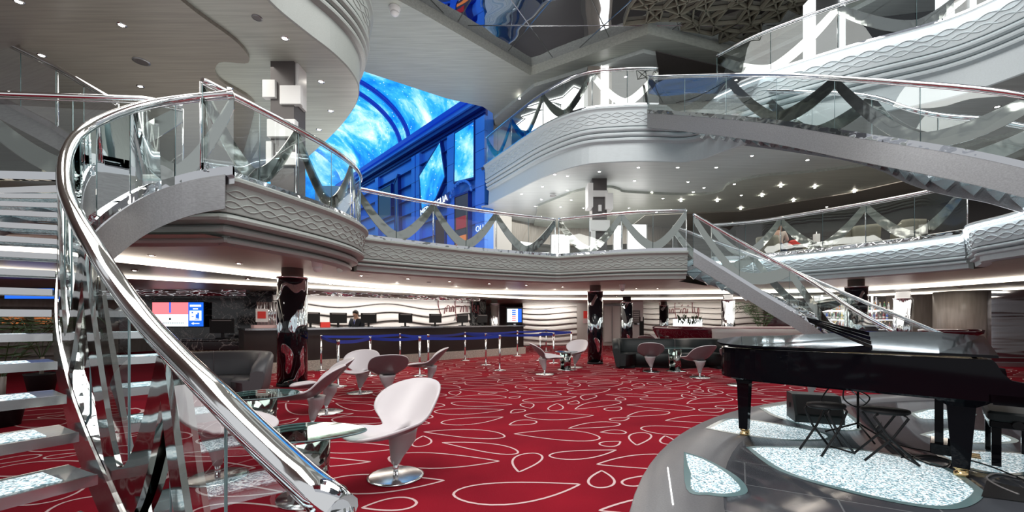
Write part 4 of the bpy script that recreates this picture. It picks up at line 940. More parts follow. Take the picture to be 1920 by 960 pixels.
def lantern(px, Y, lab):
    x = (px-960)/F*Y; t = thing('floor_lamp', lab, 'lamp', (x, Y, Z6)); mb = MB(); mb.tube([(x, Y, Z6), (x, Y, Z6+1.0)], .012, 6); mb.build('pole', M['chrome'], t)
    mb = MB(); mb.rbox((x, Y, Z6+.75), (.14, .14, .35), .01); mb.build('lamp_shade', M['white'], t); mb = MB(); mb.lathe([(.12, 0), (.12, .015), (.02, .02)], (x, Y, Z6), 14); mb.build('base', M['chrome'], t)
lantern(1531, 13.2, 'small white lantern lamp right of the woman on the balcony')
# bright chrome low rail behind the right balcony glass
mb = MB(); q = [p+Vector((0, 0, .13)) for p in lift(edge6R, Z6, .28)]; mb.tube(q, .012, 6); [mb.tube([p, p-Vector((0, 0, .13))], .008, 5) for p in q[::2]]; tag(mb.build('low_rail', M['chrome']), 'low chrome rail behind the glass of the lit right balcony', 'rail')
# ---------------------------------------------------------------- ceiling fittings
def downlight():
    t = thing('downlight', 'x', 'ceiling light', (0, 0, 0))
    mb = MB(); mb.lathe([(.036, -.004), (.001, -.0045)], (0, 0, 0), 12, cap=False); mb.build('lens', M['lamp'], t, True)
    mb = MB(); mb.lathe([(.037, -.001), (.042, -.008), (.058, -.006), (.062, 0)], (0, 0, 0), 16, cap=False); mb.build('trim_ring', M['chrome2'], t, True); return t
def inpoly(p, poly):
    x, y = p.x, p.y; c = False; n = len(poly)
    for a in range(n):
        x1, y1 = poly[a][0], poly[a][1]; x2, y2 = poly[(a+1) % n][0], poly[(a+1) % n][1]
        if (y1 > y) != (y2 > y) and x < (x2-x1)*(y-y1)/(y2-y1)+x1: c = not c
    return c
dl0 = downlight(); first = [True]
def dls(pts, z, lab, grp, sc=1):
    for px, py in pts:
        p = PZ(px, py, z)
        if z == S6-.08 and not inpoly(p, [*inR, (16, 9.5), (16, 24), (1, 24)]): p = PZ(px, py, S6)
        o = dl0 if first[0] else dup(dl0); first[0] = False
        o.location = p; o['label'] = lab; o['group'] = grp; o.scale = (sc,)*3
dls([(447, 97), (534, 72), (602, 153), (620, 208), (598, 243)], S6, 'round downlight in the grey rim of the soffit over the left balcony', 'rim downlights over the left balcony')
dls([(78, 104), (228, 47), (263, 162), (430, 165), (35, 3), (362, 178), (20, 172)], S6-.06, 'round downlight in the taupe ceiling at upper left', 'taupe ceiling downlights at upper left')
dls([(1017, 350), (978, 364), (1064, 330), (1040, 327), (1124, 322), (1197, 314), (1271, 314), (1343, 314), (1410, 292), (1460, 330), (1514, 300)], S6, 'round downlight in the pale soffit edge under the upper centre deck', 'pale soffit downlights under the upper deck')
dls([(1064, 357), (1015, 374), (1051, 388), (1004, 387), (1071, 375), (1094, 390), (1190, 339), (1290, 341), (1222, 360), (1300, 360), (1243, 372), (1179, 390), (1231, 398), (1320, 352), (1377, 345), (1390, 366)], S6-.08, 'round downlight in the grey inner ceiling behind the centre balcony', 'inner ceiling downlights behind the centre balcony')
dls([(1277, 377), (1345, 377), (1429, 368), (1389, 392), (1464, 350), (1528, 352), (1602, 360), (1488, 377), (1305, 405), (1550, 388)], S6-.13, 'round downlight in the brown ceiling behind the right balcony', 'brown ceiling downlights behind the right balcony')
dls([(974, 185), (1059, 151), (1173, 144), (1165, 192), (1320, 140), (1380, 150)], S8-.12, 'round downlight in the highest soffit near the starburst lights', 'highest soffit downlights')
dls([(284, 479), (448, 494), (677, 517), (765, 523), (843, 528), (917, 532), (987, 535), (1055, 538), (1193, 541), (1233, 541), (1348, 540)], S5, 'round downlight in the warm soffit under the balcony edge', 'warm soffit downlights under the balcony')
dls([(252, 507), (465, 523), (620, 533), (744, 540), (855, 545), (950, 549), (1040, 550), (1156, 555), (1220, 553), (1367, 553), (1800, 540), (1910, 541)], 2.30, 'round downlight in the dark band between the cove lights', 'downlights between the cove lights')
dls([(1870, 200)], S6, 'round downlight under the highest right balcony', 'downlight under highest right balcony')
def dome(px, py, z, lab, r=.09, m='white'):
    p = PZ(px, py, z); t = thing('ceiling_camera', lab, 'camera', tuple(p))
    mb = MB(); mb.lathe([(r*1.25, 0), (r*1.25, -.03), (r, -.05), (r, -.13)], p, 20); mb.build('housing', M[m], t)
    mb = MB(); mb.lathe([(r*.95, -.13), (r*.85, -.17), (r*.5, -.21), (.001, -.225)], p, 20); mb.build('dome', M['white' if m == 'white' else 'black'], t)
dome(595, 487, S5, 'white dome camera under the left balcony beside the swirl column')
dome(740, 14, S8, 'white dome camera on the big grey soffit at top centre', .12)
dome(1167, 533, S5, 'white dome camera under the short right part of the centre balcony', .07)
def disc(px, py, z, lab, nm='ceiling_speaker', cat='speaker', r=.12):
    p = PZ(px, py, z); t = thing(nm, lab, cat, tuple(p)); mb = MB(); mb.lathe([(r, 0), (r, -.01), (r*.8, -.014)], p, 22, cap=False); mb.build('rim', M['steel'], t); mb = MB(); mb.lathe([(r*.8, -.012), (.001, -.012)], p, 22, cap=False); mb.build('grille', M['darkceil'], t)
disc(265, 115, S6-.06, 'round speaker grille in the taupe ceiling at upper left'); disc(1186, 130, S8-.12, 'round speaker grille in the highest soffit'); disc(1037, 367, S6-.08, 'round speaker grille in the grey ceiling behind the centre balcony')
disc(482, 33, S6, 'white smoke detector in the grey soffit at upper left', 'smoke_detector', 'detector', .07); disc(804, 529, S5, 'small round detector under the centre balcony soffit', 'smoke_detector', 'detector', .06)
# ---------------------------------------------------------------- swirl chairs
def swirl_chair():
    t = thing('swirl_chair', 'x', 'chair', (0, 0, 0)); R0, TH = .30, math.radians(47)
    def bend(x, a, off=0):
        k = max(0, min(1, (a+.27)/1.02))
        if a < .10: y, z, ny, nz = a, 0, 0, 1
        elif a < .10+R0*TH: p = (a-.10)/R0; y = .10+R0*math.sin(p); z = R0*(1-math.cos(p)); ny, nz = -math.sin(p), math.cos(p)
        else: e = a-.10-R0*TH; y = .10+R0*math.sin(TH)+e*math.cos(TH); z = R0*(1-math.cos(TH))+e*math.sin(TH); ny, nz = -math.sin(TH), math.cos(TH)
        lft = .115*(x/.35)**2+(.03*((a+.02)/.25)**2 if a < 0 else 0)+off; return Vector((x, y-.21+ny*lft, .395+z+nz*lft))
    out = smooth([Vector(p) for p in [(0, -.27), (.15, -.235), (.26, -.13), (.315, .03), (.34, .20), (.35, .38), (.315, .55), (.21, .68), (.04, .74), (-.13, .71), (-.26, .60), (-.32, .45), (-.29, .32), (-.19, .24), (-.13, .19), (-.16, .12), (-.215, .04), (-.225, -.07), (-.15, -.22), (0, -.27)]], 4)[:-1]
    hc = Vector((.11, .17)); n = len(out)
    def shell(offs):
        rings = []
        for s in [0, .12, .3, .5, .7, .87, .96, 1]:
            rg = []
            for p in out:
                d = (p-hc); an = math.atan2(d.y, d.x); h = hc+Vector((.052*math.cos(an), .060*math.sin(an))); q = h.lerp(p, s); rg.append(bend(q.x, q.y, offs(s)))
            rings.append(rg)
        return [list(r) for r in rings]
    up = shell(lambda s: .010 if 0 < s < .97 else 0); dn = shell(lambda s: -.030+.015*s**3)
    mb = MB(); K = len(up)
    def ringmesh(rings, mi):
        mb.loft([r+[r[0]] for r in rings], mi, closed=False)
    ringmesh(up, 0); ringmesh(dn, 1); ringmesh([up[-1], dn[-1]], 0); ringmesh([up[0], dn[0]], 0)
    mb.build('seat_shell', [M['chair_in'], M['chair_out']], t, True)
    mb = MB(); secs = [(.40, .03, .04, .145, .11, 0), (.36, .03, .04, .13, .10, .15), (.30, .03, .045, .115, .085, .35), (.22, .02, .02, .08, .06, .6), (.15, .005, .005, .05, .042, .8), (.105, 0, 0, .034, .034, 1)]
    mb.loft([[Vector((cx+rx*math.cos(b)*math.cos(tw)-ry*math.sin(b)*math.sin(tw), cy+rx*math.cos(b)*math.sin(tw)+ry*math.sin(b)*math.cos(tw), z)) for b in [2*PI*k/20 for k in range(20)]] for z, cx, cy, rx, ry, tw in secs], cap=True)
    mb.build('pedestal', M['chair_base'], t, True)
    mb = MB(); mb.lathe([(.022, .01), (.022, .115)], seg=16); mb.build('stem', M['chrome'], t, True)
    mb = MB(); mb.lathe([(.232, 0), (.232, .006), (.21, .012), (.02, .014)], seg=40); mb.build('base_disc', M['chrome2'], t, True)
    return t
ch0 = swirl_chair()
# facing: angle 0 looks toward the camera (-y), +90 deg looks toward +x
CH = [(742, 893, -28, 'pale swirl chair standing alone in the front centre of the red carpet', 1.03),
      (675, 737, 8, 'pale swirl chair facing the camera, directly left of the dark-backed one', 1),
      (729, 746, 205, 'dark-backed swirl chair seen from behind, behind the front pale chair', 1),
      (806, 722, -80, 'swirl chair in profile at the right of the left group, back leaning right', 1),
      (586, 803, -68, 'taupe swirl chair in profile beside the leaf-shaped glass table', 1),
      (612, 773, -60, 'swirl chair in profile just behind the taupe profile chair', 1),
      (408, 895, 88, 'pale swirl chair beyond the front-left handrail, by the round glass table', 1),
      (1021, 702, 95, 'pale swirl chair at the small mirrored table, left of the pair', 1),
      (1078, 689, -35, 'pale swirl chair at the small mirrored table, right of the pair', 1),
      (1221, 697, 165, 'dark-backed swirl chair in front of the long sofa, left one', 1),
      (1312, 708, 200, 'dark-backed swirl chair in front of the long sofa, right one', 1),
      (1386, 723, 120, 'swirl chair half hidden behind the piano tail', 1),
      (1520, 748, -40, 'pale swirl chair glimpsed under the piano body', 1),
      (1214, 668, 150, 'purple-lined swirl chair by the burgundy bar, beyond the long sofa', 1),
      (1238, 664, 60, 'pale swirl chair nearest the burgundy bar end', 1)]
for i, (px, py, a, lab, sc) in enumerate(CH):
    o = ch0 if i == 0 else dup(ch0); p = fl(px, py); o.location = (p.x, p.y, .003); o.rotation_euler = (0, 0, math.radians(a)); o['label'] = lab; o['group'] = 'swirl lounge chairs'; o.scale = (sc,)*3
# ---------------------------------------------------------------- glass tables
def leaf(L, W, n=36, k=.25):
    return [(L/2*math.cos(a), W/2*math.sin(a)*(1-k*math.cos(a))*abs(math.sin(a))**.15) for a in [2*PI*i/n for i in range(n)]]
def glass_table(px, py, z, L, W, rz, lab, nm='glass_table', k=.25):
    p = PZ(px, py, z); t = thing(nm, lab, 'table', (p.x, p.y, 0)); t.rotation_euler = (0, 0, rz)
    mb = MB(); mb.prism(leaf(L, W, k=k), z-.012, z); o = mb.build('table_top', [M['glass_top']], t, True)
    mb = MB(); mb.tube([(x, y, z-.006) for x, y in leaf(L, W, k=k)], .007, 5, closed=True); mb.build('top_edge', M['glass_edge'], o, True)
    mb = MB(); rings = []
    for i in range(13):
        a = -1.9+3.8*i/12; x, y = .17*math.cos(a)-.06, .17*math.sin(a); rings.append([Vector((x*.95, y*.95, .01)), Vector((x, y, .01)), Vector((x*1.15, y*1.15, z-.05)), Vector((x*1.1, y*1.1, z-.05))])
    mb.loft(rings, cap=True); mb.build('mirror_base', M['brace'], t, True)
    mb = MB(); [mb.lathe([(.022, z-.05), (.022, z-.012)], (x, y, 0), 12) for x, y in ((.12, .0), (-.1, .12), (-.1, -.12))]; mb.build('top_spacer', M['chrome'], t, True)
    mb = MB(); mb.lathe([(.25, 0), (.25, .012), (.02, .014)], (0, 0, 0), 30); mb.build('floor_plate', M['chrome2'], t, True); return t
glass_table(586, 808, .5, .80, .56, .1, 'leaf-shaped glass table on a mirrored base in front of the taupe chairs')
glass_table(495, 738, .52, .74, .66, 0, 'round glass table beside the grey sofa at left', k=0)
glass_table(1062, 659, .50, .62, .5, .2, 'small mirrored table between the two pale chairs near the queue barrier')
glass_table(1268, 652, .62, .95, .7, .1, 'glass table with wire base in front of the long dark sofa', k=0)
# ---------------------------------------------------------------- sofas
def sofa(name, label, path, depth, hb, mat, mat2, seat=.42):
    pts, L = resample(smooth([Vector((*p, 0)) for p in path], 8), .08); nn = normals(pts); m = pts[len(pts)//2]
    t = thing(name, label, 'sofa', tuple(m)); K = len(pts)
    def env(i): e = min(i, K-1-i)/6; return min(1, .35+.65*math.sqrt(min(e, 1)))
    mb = MB(); rings = []
    for i, (p, q) in enumerate(zip(pts, nn)):
        h = seat+(hb-seat)*env(i)
        rings.append([p+q*o+Vector((0, 0, z)) for o, z in ((-.06, .05), (-.12, .3), (-.17, h-.05), (-.14, h), (-.04, h+.01), (.04, h-.03), (.05, seat-.02), (.02, .05))])
    mb.loft(rings, cap=True); mb.build('backrest', mat, t)
    mb = MB(); mb.loft([[p+q*o+Vector((0, 0, z)) for o, z in ((.03, .08), (.05, seat), (depth-.08, seat+.01), (depth*env(i), seat-.04), (depth*env(i)*.94, .08))] for i, (p, q) in enumerate(zip(pts, nn))], cap=True); mb.build('seat', mat2, t)
    mb = MB(); mb.loft([[p+q*o+Vector((0, 0, z)) for o, z in ((0, 0), (0, .08), (depth*.8, .08), (depth*.8, 0))] for p, q in zip(pts[2:-2], nn[2:-2])], cap=True, sm=False); mb.build('plinth', M['plastic'], t)
    mb = MB(); c = K//2; p, q = pts[c], nn[c]; mb.tube([p+q*.052+Vector((0, 0, seat)), p+q*.045+Vector((0, 0, hb-.03)), p-q*.04+Vector((0, 0, hb+.012)), p-q*.145+Vector((0, 0, hb)), p-q*.125+Vector((0, 0, .3))], .006, 5); mb.build('seam', M['chair_out'], t); return t
sofa('curved_sofa', 'curved charcoal leather sofa with high back at left behind the handrail', [(-5.2, 5.6), (-5.5, 6.5), (-5.2, 7.2), (-4.6, 7.35), (-4.2, 7.0), (-4.05, 6.5)], .42, .80, M['sofa_l'], M['sofa_l'], .40)
sofa('long_sofa', 'long black S-curved sofa in the centre right behind two swirl chairs', [(2.95, 11.5), (3.2, 12.3), (3.9, 12.2), (4.7, 12.0), (5.3, 12.3), (5.95, 12.2), (6.1, 11.3)], .55, .80, M['sofa'], M['sofa'])
# ---------------------------------------------------------------- queue barrier
def stanchion():
    t = thing('queue_post', 'x', 'barrier post', (0, 0, 0)); mb = MB(); mb.lathe([(.17, 0), (.17, .012), (.05, .03), (.026, .035)], seg=24); mb.build('base', M['chrome2'], t, True)
    mb = MB(); mb.lathe([(.026, .03), (.026, .86)], seg=14); mb.build('post', M['chrome'], t, True); mb = MB(); mb.lathe([(.033, .86), (.035, .93), (.028, .95)], seg=14); mb.build('belt_head', M['chrome2'], t, True); return t
SP = {}
for px, pt in ((602, 628), (634, 637), (694, 631), (750, 625), (787, 631), (803, 627), (872, 622.5), (911, 625), (937, 628), (970, 620), (1013, 622.5), (1024, 617.5), (1038, 624), (1071, 620.5)):
    Y = .4*F/(pt-HZ); SP[px] = Vector(((px-960)/F*Y, Y, 0))
sp0 = stanchion(); first = True
desc = {602: 'leftmost barrier post, right beside the swirl column', 634: 'barrier post in front of the dark counter, second from left', 694: 'barrier post behind the pale camera-facing chair', 750: 'barrier post close to the counter front below the lone monitor', 787: 'nearer barrier post left of the profile chair',
        803: 'barrier post just behind the profile chair', 872: 'barrier post near the right part of the counter', 911: 'barrier post in the near row, second from its right end', 937: 'nearest right barrier post on the open carpet', 970: 'barrier post at the right end of the counter',
        1013: 'barrier post behind the left pale chair of the mirrored table', 1024: 'farthest barrier post before the wave wall', 1038: 'barrier post just left of the mirrored table chairs', 1071: 'rightmost barrier post by the central column'}
for px, p in SP.items():
    o = sp0 if first else dup(sp0); first = False; o.location = p; o['label'] = desc[px]; o['group'] = 'queue barrier posts'; SP[px] = (p, o)
def belt(a, b):
    pa, o = SP[a]; pb = SP[b][0]; mb = MB(); d = pb-pa; n = Vector((d.y, -d.x, 0)).normalized()*.002; rings = []
    for k in range(9): u = k/8; p = pa.lerp(pb, u)-pa+Vector((0, 0, .905-.03*math.sin(PI*u))); rings.append([p-n-Vector((0, 0, .035)), p+n-Vector((0, 0, .035)), p+n+Vector((0, 0, .035)), p-n+Vector((0, 0, .035))])
    mb.loft(rings, sm=False, cap=True); mb.build('blue_belt', M['belt'], o, True)
for a, b in ((602, 634), (634, 694), (694, 787), (787, 937), (602, 750), (750, 803), (803, 872), (872, 970), (937, 911), (911, 1038), (1013, 1071), (970, 1024), (1024, 1071), (872, 911)): belt(a, b)
# ---------------------------------------------------------------- grand piano
PO = Vector((3.86, 3.34)); pu = Vector((-.70, .715)).normalized(); pv = Vector((-pu.y*-1, 0)); pv = Vector((pu.y, -pu.x)); 
pn = thing('grand_piano', 'black polished grand piano standing on the stage at right', 'piano', (PO.x, PO.y, 0))
pz0 = .014
def Q(u, v, z): p = PO+pu*u+pv*v; return Vector((p.x, p.y, z))
ol = smooth([('c', (0, 0)), (.9, 0), (1.5, 0), (1.82, .03), (2.08, .16), (2.18, .42), (2.08, .68), (1.85, .82), (1.6, .92), (1.3, 1.15), (1.0, 1.36), (.7, 1.46), ('c', (.35, 1.48)), (0, 1.48)], 5)
ol = [p for i, p in enumerate(ol) if i == 0 or (p-ol[i-1]).length > 1e-4]
def ring(k, z, c=Vector((.95, .7))): return [Q(*(c+(p-c)*k), z) for p in ol]
mb = MB(); mb.loft([ring(.97, .67), ring(1, .69), ring(1, 1.02), ring(.995, 1.03), ring(.95, 1.03), ring(.95, .95)], sm=False); mb.add(ring(.95, .95), [tuple(range(len(ol)))]); mb.add(ring(.97, .67), [tuple(range(len(ol)))])
mb.build('case', M['black'], pn)
# harp plate and strings just under the lid
mb = MB(); mb.add(ring(.93, .97), [tuple(range(len(ol)))]); mb.build('iron_plate', M['brass'], pn)
# lid, hinged on the near side and lifted a little
def lidpt(p, dz): u, v = p; ov = 1.035; c = Vector((.95, .7)); q = c+(Vector((u, v))-c)*ov; return Q(q.x, q.y, 1.045+max(q.y, 0)*.10+dz)
mb = MB(); L2 = [p for p in ol if p.x > .30] ; L2 = [Vector((.30, 0)), *[p for p in ol if p.x > .30], Vector((.30, 1.48))]
a = [lidpt(p, 0) for p in L2]; b = [lidpt(p, .022) for p in L2]; n = len(a)
mb.add(a+b, [tuple(range(n))[::-1], tuple(range(n, 2*n)), *[(i, (i+1) % n, n+(i+1) % n, n+i) for i in range(n)]]); mb.build('lid', M['black'], pn)
mb = MB(); a = [Q(.30, -.02, 1.05), Q(.30, 1.5, 1.19), Q(-.03, 1.5, 1.16), Q(-.03, -.02, 1.045)]; b = [p+Vector((0, 0, .022)) for p in a]; mb.add(a+b, [(3, 2, 1, 0), (4, 5, 6, 7), (0, 1, 5, 4), (1, 2, 6, 5), (2, 3, 7, 6), (3, 0, 4, 7)]); mb.build('front_lid_flap', M['black'], pn)
a = P(1516, 604, 4.95); b = P(1636, 655, 3.98); hb = Vector((0, 0, .17)); ha = Vector((0, 0, .06)); dp = Vector((.10, .12, 0)); mb = MB()
for k in range(4):
    o1 = Vector((0, .012*k, 0)); f0, f1 = k*.25, k*.25+.21
    mb.add([a+ha*f0+o1, b+hb*f0+o1, b+hb*f1+o1, a+ha*f1+o1, a+ha*f0+o1+dp*.3, b+hb*f0+o1+dp*.3, b+hb*f1+o1+dp*.3, a+ha*f1+o1+dp*.3], [(0, 1, 2, 3), (4, 7, 6, 5), (0, 4, 5, 1), (3, 2, 6, 7), (0, 3, 7, 4), (1, 5, 6, 2)])
mb.build('music_desk', M['black'], pn)
# key bed, cheeks, keys, fallboard
mb = MB()
for v0, v1 in ((0, .07), (1.41, 1.48)):
    mb = MB()
    pr = [(0, .67), (0, 1.03), (-.02, 1.0), (-.05, .93), (-.10, .87), (-.17, .855), (-.18, .80), (-.18, .70), (-.16, .67)]
    mb.loft([[Q(u, v, z) for u, z in pr] for v in (v0, v1)], sm=False, cap=True); mb.build('cheek_block', M['black'], pn)
mb = MB(); a = [Q(-.18, 0, .68), Q(0.02, 0, .68), Q(.02, 1.48, .68), Q(-.18, 1.48, .68)]; b = [p+Vector((0, 0, .07)) for p in a]; mb.add(a+b, [(3, 2, 1, 0), (4, 5, 6, 7), (0, 1, 5, 4), (1, 2, 6, 5), (2, 3, 7, 6), (3, 0, 4, 7)]); mb.build('key_bed', M['black'], pn)
mb = MB()
for k in range(52): v = .12+k*.0238; mb.box(Q(-.09, v+.0119, .765), (.14, .0225, .02), math.atan2(pu.y, pu.x))
mb.build('white_keys', M['white'], pn)
mb = MB()
for k in range(52):
    if k % 7 not in (2, 6): v = .12+(k+1)*.0238; mb.box(Q(-.065, v, .78), (.09, .012, .02), math.atan2(pu.y, pu.x))
mb.build('black_keys', M['plastic'], pn)
def pleg(u, v, big=True):
    c = Q(u, v, 0); an = math.atan2(pu.y, pu.x); mb = MB(); secs = ((.09, .052), (.62, .085), (.66, .14), (.69, .17)) if big else ((.09, .045), (.62, .062), (.67, .075))
    mb.loft([[c+Matrix.Rotation(an, 3, 'Z')@Vector((sx*r, sy*r, z)) for sx, sy in ((-1, -1), (1, -1), (1, 1), (-1, 1))] for z, r in secs], sm=False, cap=True); l = mb.build('leg', M['black'], pn)
    mb = MB(); mb.lathe([(.05, .075), (.045, .095), (.03, .05), (.045, .045), (.05, .014)], c, 12); mb.rbox(c+Vector((.02, 0, .045)), (.07, .05, .06), .01, an); mb.build('caster', M['brass'], l)
pleg(.17, .16); pleg(.17, 1.32); pleg(1.88, .22, False)
mb = MB(); c = Q(.30, .70, 0)
for dv in (-.10, .10): mb.box(Q(.30, .70+dv, .40), (.06, .045, .56), math.atan2(pu.y, pu.x))
mb.rbox(Q(.28, .70, .13), (.16, .34, .10), .01, math.atan2(pu.y, pu.x)); ly_ = mb.build('pedal_lyre', M['black'], pn)
mb = MB(); [mb.rbox(Q(.13, .70+dv, .085), (.20, .03, .012), .008, math.atan2(pu.y, pu.x)) for dv in (-.07, 0, .07)]; mb.build('pedals', M['brass'], ly_)
# bench, folding stools, wedge speaker, microphone stand, cables
bt = thing('piano_bench', 'black padded piano bench at the right edge of the stage', 'bench', (4.72, 4.05, 0))
br = math.atan2(pv.y, pv.x)
bc = Vector((4.78, 3.98, 0)); Rb = Matrix.Rotation(br, 3, 'Z')
mb = MB(); mb.rbox(bc+Vector((0, 0, .475)), (.86, .36, .09), .04, br); mb.build('cushion', M['sofa'], bt)
mb = MB(); mb.rbox(bc+Vector((0, 0, .40)), (.82, .33, .06), .01, br); mb.build('apron', M['black'], bt)
for sx in (-1, 1):
    for sy in (-1, 1): mb = MB(); mb.box(bc+Rb@Vector((sx*.36, sy*.12, .192)), (.06, .06, .36), br); mb.build('leg', M['black'], bt)
    mb = MB(); q = bc+Rb@Vector((sx*.45, 0, .42)); mb.tube([q-Rb@Vector((.04, 0, 0)), q+Rb@Vector((.04, 0, 0))], .035, 12); mb.build('height_knob', M['plastic'], bt)
def stool():
    t = thing('folding_stool', 'x', 'stool', (0, 0, 0)); mb = MB(); mb.lathe([(.15, .455), (.165, .47), (.16, .49), (.02, .495)], seg=28, sx=1.15, sy=.9); mb.build('seat', M['plastic'], t, True)
    for sy in (-1, 1):
        for sx in (-1, 1):
            mb = MB(); y = sy*(.13 if sx > 0 else .115); mb.tube([(sx*.20, y, .012), (-sx*.02, y*.98, .25), (-sx*.13, y*.95, .43), (-sx*.10, y*.9, .458)], .011, 8); mb.build('leg', M['plastic'], t, True)
    for sx, y in ((1, .13), (-1, .115)): mb = MB(); mb.tube([(sx*.20, -y, .014), (sx*.20, y, .014)], .009, 6); mb.build('foot_bar', M['plastic'], t, True); return t
s0_ = stool(); s0_.location = (3.17, 4.2, .014); s0_.rotation_euler = (0, 0, .25); s0_['label'] = 'black folding stool under the piano, left one'; s0_['group'] = 'folding stools under the piano'
o = dup(s0_, (3.55, 3.96, .014), -.35, 'black folding stool under the piano, right one')
p = fl(1527, 790); t = thing('stage_monitor', 'dark grey wedge-shaped loudspeaker tilted on the stage behind the left stool', 'loudspeaker', (p.x, p.y, 0)); Rw = Matrix.Rotation(-.35, 3, 'Z')
wd = [(-.27, -.20, .014), (.27, -.20, .014), (.27, .2, .014), (-.27, .2, .014), (-.27, -.05, .36), (.27, -.05, .36), (.27, .2, .36), (-.27, .2, .36), (-.27, -.2, .1), (.27, -.2, .1)]
mb = MB(); mb.add([p+Rw@Vector(q) for q in wd], [(0, 3, 2, 1), (4, 5, 6, 7), (8, 9, 5, 4), (0, 1, 9, 8), (2, 3, 7, 6), (0, 8, 4, 7, 3), (1, 2, 6, 5, 9)]); mb.build('cabinet', M['sofa'], t)
gq = [p+Rw@Vector(q)+Rw@Vector((0, -.012, .008)) for q in ((-.24, -.19, .12), (.24, -.19, .12), (.24, -.06, .34), (-.24, -.06, .34))]; mb = MB(); mb.add(gq, [(0, 1, 2, 3)]); mb.build('grille', M['plastic'], t)
mb = MB(); q = p+Rw@Vector((-.275, .08, .2)); mb.box(q, (.01, .12, .06), -.35); mb.build('side_handle', M['plastic'], t)
p = Vector((3.95, 4.75, .014)); t = thing('microphone_stand', 'black tripod microphone stand with boom under the piano between the stools', 'stand', tuple(p))
mb = MB(); mb.tube([p+Vector((0, 0, .1)), p+Vector((0, 0, .52))], .012, 8); mb.build('pole', M['plastic'], t)
for a in (.3, 2.4, 4.5): mb = MB(); mb.tube([p+Vector((0, 0, .16)), p+Vector((.3*math.cos(a), .3*math.sin(a), .01))], .010, 6); mb.build('leg', M['plastic'], t)
mb = MB(); mb.tube([p+Vector((.1, 0, .38)), p+Vector((-.28, .02, .72))], .008, 6); mb.build('boom', M['chrome2'], t); mb = MB(); mb.tube([p+Vector((-.28, .02, .72)), p+Vector((-.35, .02, .78))], [.02, .026], 10); mb.build('microphone', M['plastic'], t)
rn = random.Random(3)
def cable(pts, lab, m='plastic'): mb = MB(); mb.tube(smooth([Vector(q) for q in pts], 6), .007, 6); tag(mb.build('cable', M[m]), lab, 'cable')
f3 = lambda px, py, z=.021: (*fl(px, py).to_2d(), z)
cable([f3(1920, 905), f3(1860, 880), f3(1800, 862), f3(1740, 850), f3(1680, 836), f3(1640, 815), f3(1652, 795)], 'thick black cable running from the right frame edge past the pedals')
cable([f3(1910, 932), f3(1870, 915), f3(1850, 900), f3(1870, 892), f3(1905, 900)], 'pale looped cable at the lower right edge of the stage', 'grey_text')
cable([f3(1690, 862), f3(1740, 858), f3(1780, 868), f3(1770, 880), f3(1735, 872), f3(1700, 852)], 'coiled black cable on the stage between stool and near piano leg')
cable([Q(1.0, .6, .67), Q(1.02, .62, .5), Q(.9, .65, .42), Q(.8, .55, .55), Q(.95, .5, .64)], 'bundle of cable hanging below the piano body')
cable([Q(1.1, .55, .67), Q(1.2, .5, .45), Q(1.1, .45, .2), Q(1.0, .4, .03)], 'cable dangling from the piano down to the stage')
t = thing('stage_hatch', 'dark hatch plate with handles in the stage floor at lower right', 'floor hatch', fl(1880, 930)); mb = MB(); q = [fl(*a).to_2d() for a in ((1850, 905), (1930, 922), (1990, 955), (1840, 935))]; mb.prism([tuple(a) for a in q], .013, .019); mb.build('plate', M['plastic'], t)
# ---------------------------------------------------------------- left: marble wall screen, desk
t = thing('wall_screen', 'bright wall screen with red and white panels and a blue side strip at left', 'screen', (-10.0, 12.72, 1.5))
sx0, sx1 = -11.05, -9.55; z0, z1 = 1.18, 1.88; yy = 12.78
X0, X1 = (285-960)/F*12.6, (380-960)/F*12.6; ZT, ZB = CAM+(HZ-567)/F*12.6, CAM+(HZ-612)/F*12.6
Wd = X1-X0; xm = X0+Wd*.71
def R_(x0, x1, za, zb, y, m, nm): mb = MB(); mb.box(((x0+x1)/2, y, (za+zb)/2), (x1-x0, .02, zb-za)); return mb.build(nm, M[m], t)
R_(X0-.03, X1+.03, ZB-.03, ZT+.03, 12.64, 'plastic', 'bezel'); R_(X0, xm, (ZB+ZT)/2, ZT, 12.62, 'scr_r', 'red_panel'); R_(X0, xm, ZB, (ZB+ZT)/2, 12.62, 'scr_w', 'white_panel'); R_(xm, X1, ZB, ZT, 12.62, 'scr_b', 'blue_panel')
text_obj('1', .46, M['scr_b'], 'numeral', t, frame(Vector(((X0+xm)/2, 12.60, ZB+(ZT-ZB)*.76)), (1, 0, 0)), .004)
mb = MB(); mb.lathe([(.03, 0), (.001, .001)], (0, 0, 0), 10); mb2 = MB(); mb2.add([Vector(((X0+xm)/2+.035*math.cos(a), 12.60, ZB+(ZT-ZB)*.31+.035*math.sin(a))) for a in [2*PI*k/12 for k in range(12)]], [tuple(range(12))]); mb2.build('dot', M['plastic'], t)
mb = MB(); [mb.box((X0+.28+k*.055, 12.605, ZB+.10), (.035, .004, .02)) for k in range(13)]; mb.build('caption_line', M['grey_text'], t)
mb = MB(); mb.box(((xm+X1)/2, 12.605, ZB+(ZT-ZB)*.86), (.34, .004, .06)); mb.box(((xm+X1)/2, 12.605, ZB+(ZT-ZB)*.73), (.15, .004, .035)); mb.rbox(((xm+X1)/2, 12.604, ZB+(ZT-ZB)*.45), (.36, .004, .30), .001)
c = Vector(((xm+X1)/2, 12.605, ZB+.09)); mb.box(c+Vector((.03, 0, 0)), (.18, .004, .025)); mb.add([c+Vector((-.13, -.003, 0)), c+Vector((-.05, -.003, .04)), c+Vector((-.05, -.003, -.04))], [(0, 1, 2)]); mb.build('white_symbols', M['scr_w'], t)
mb = MB(); zc = ZB+(ZT-ZB)*.45; xc = (xm+X1)/2
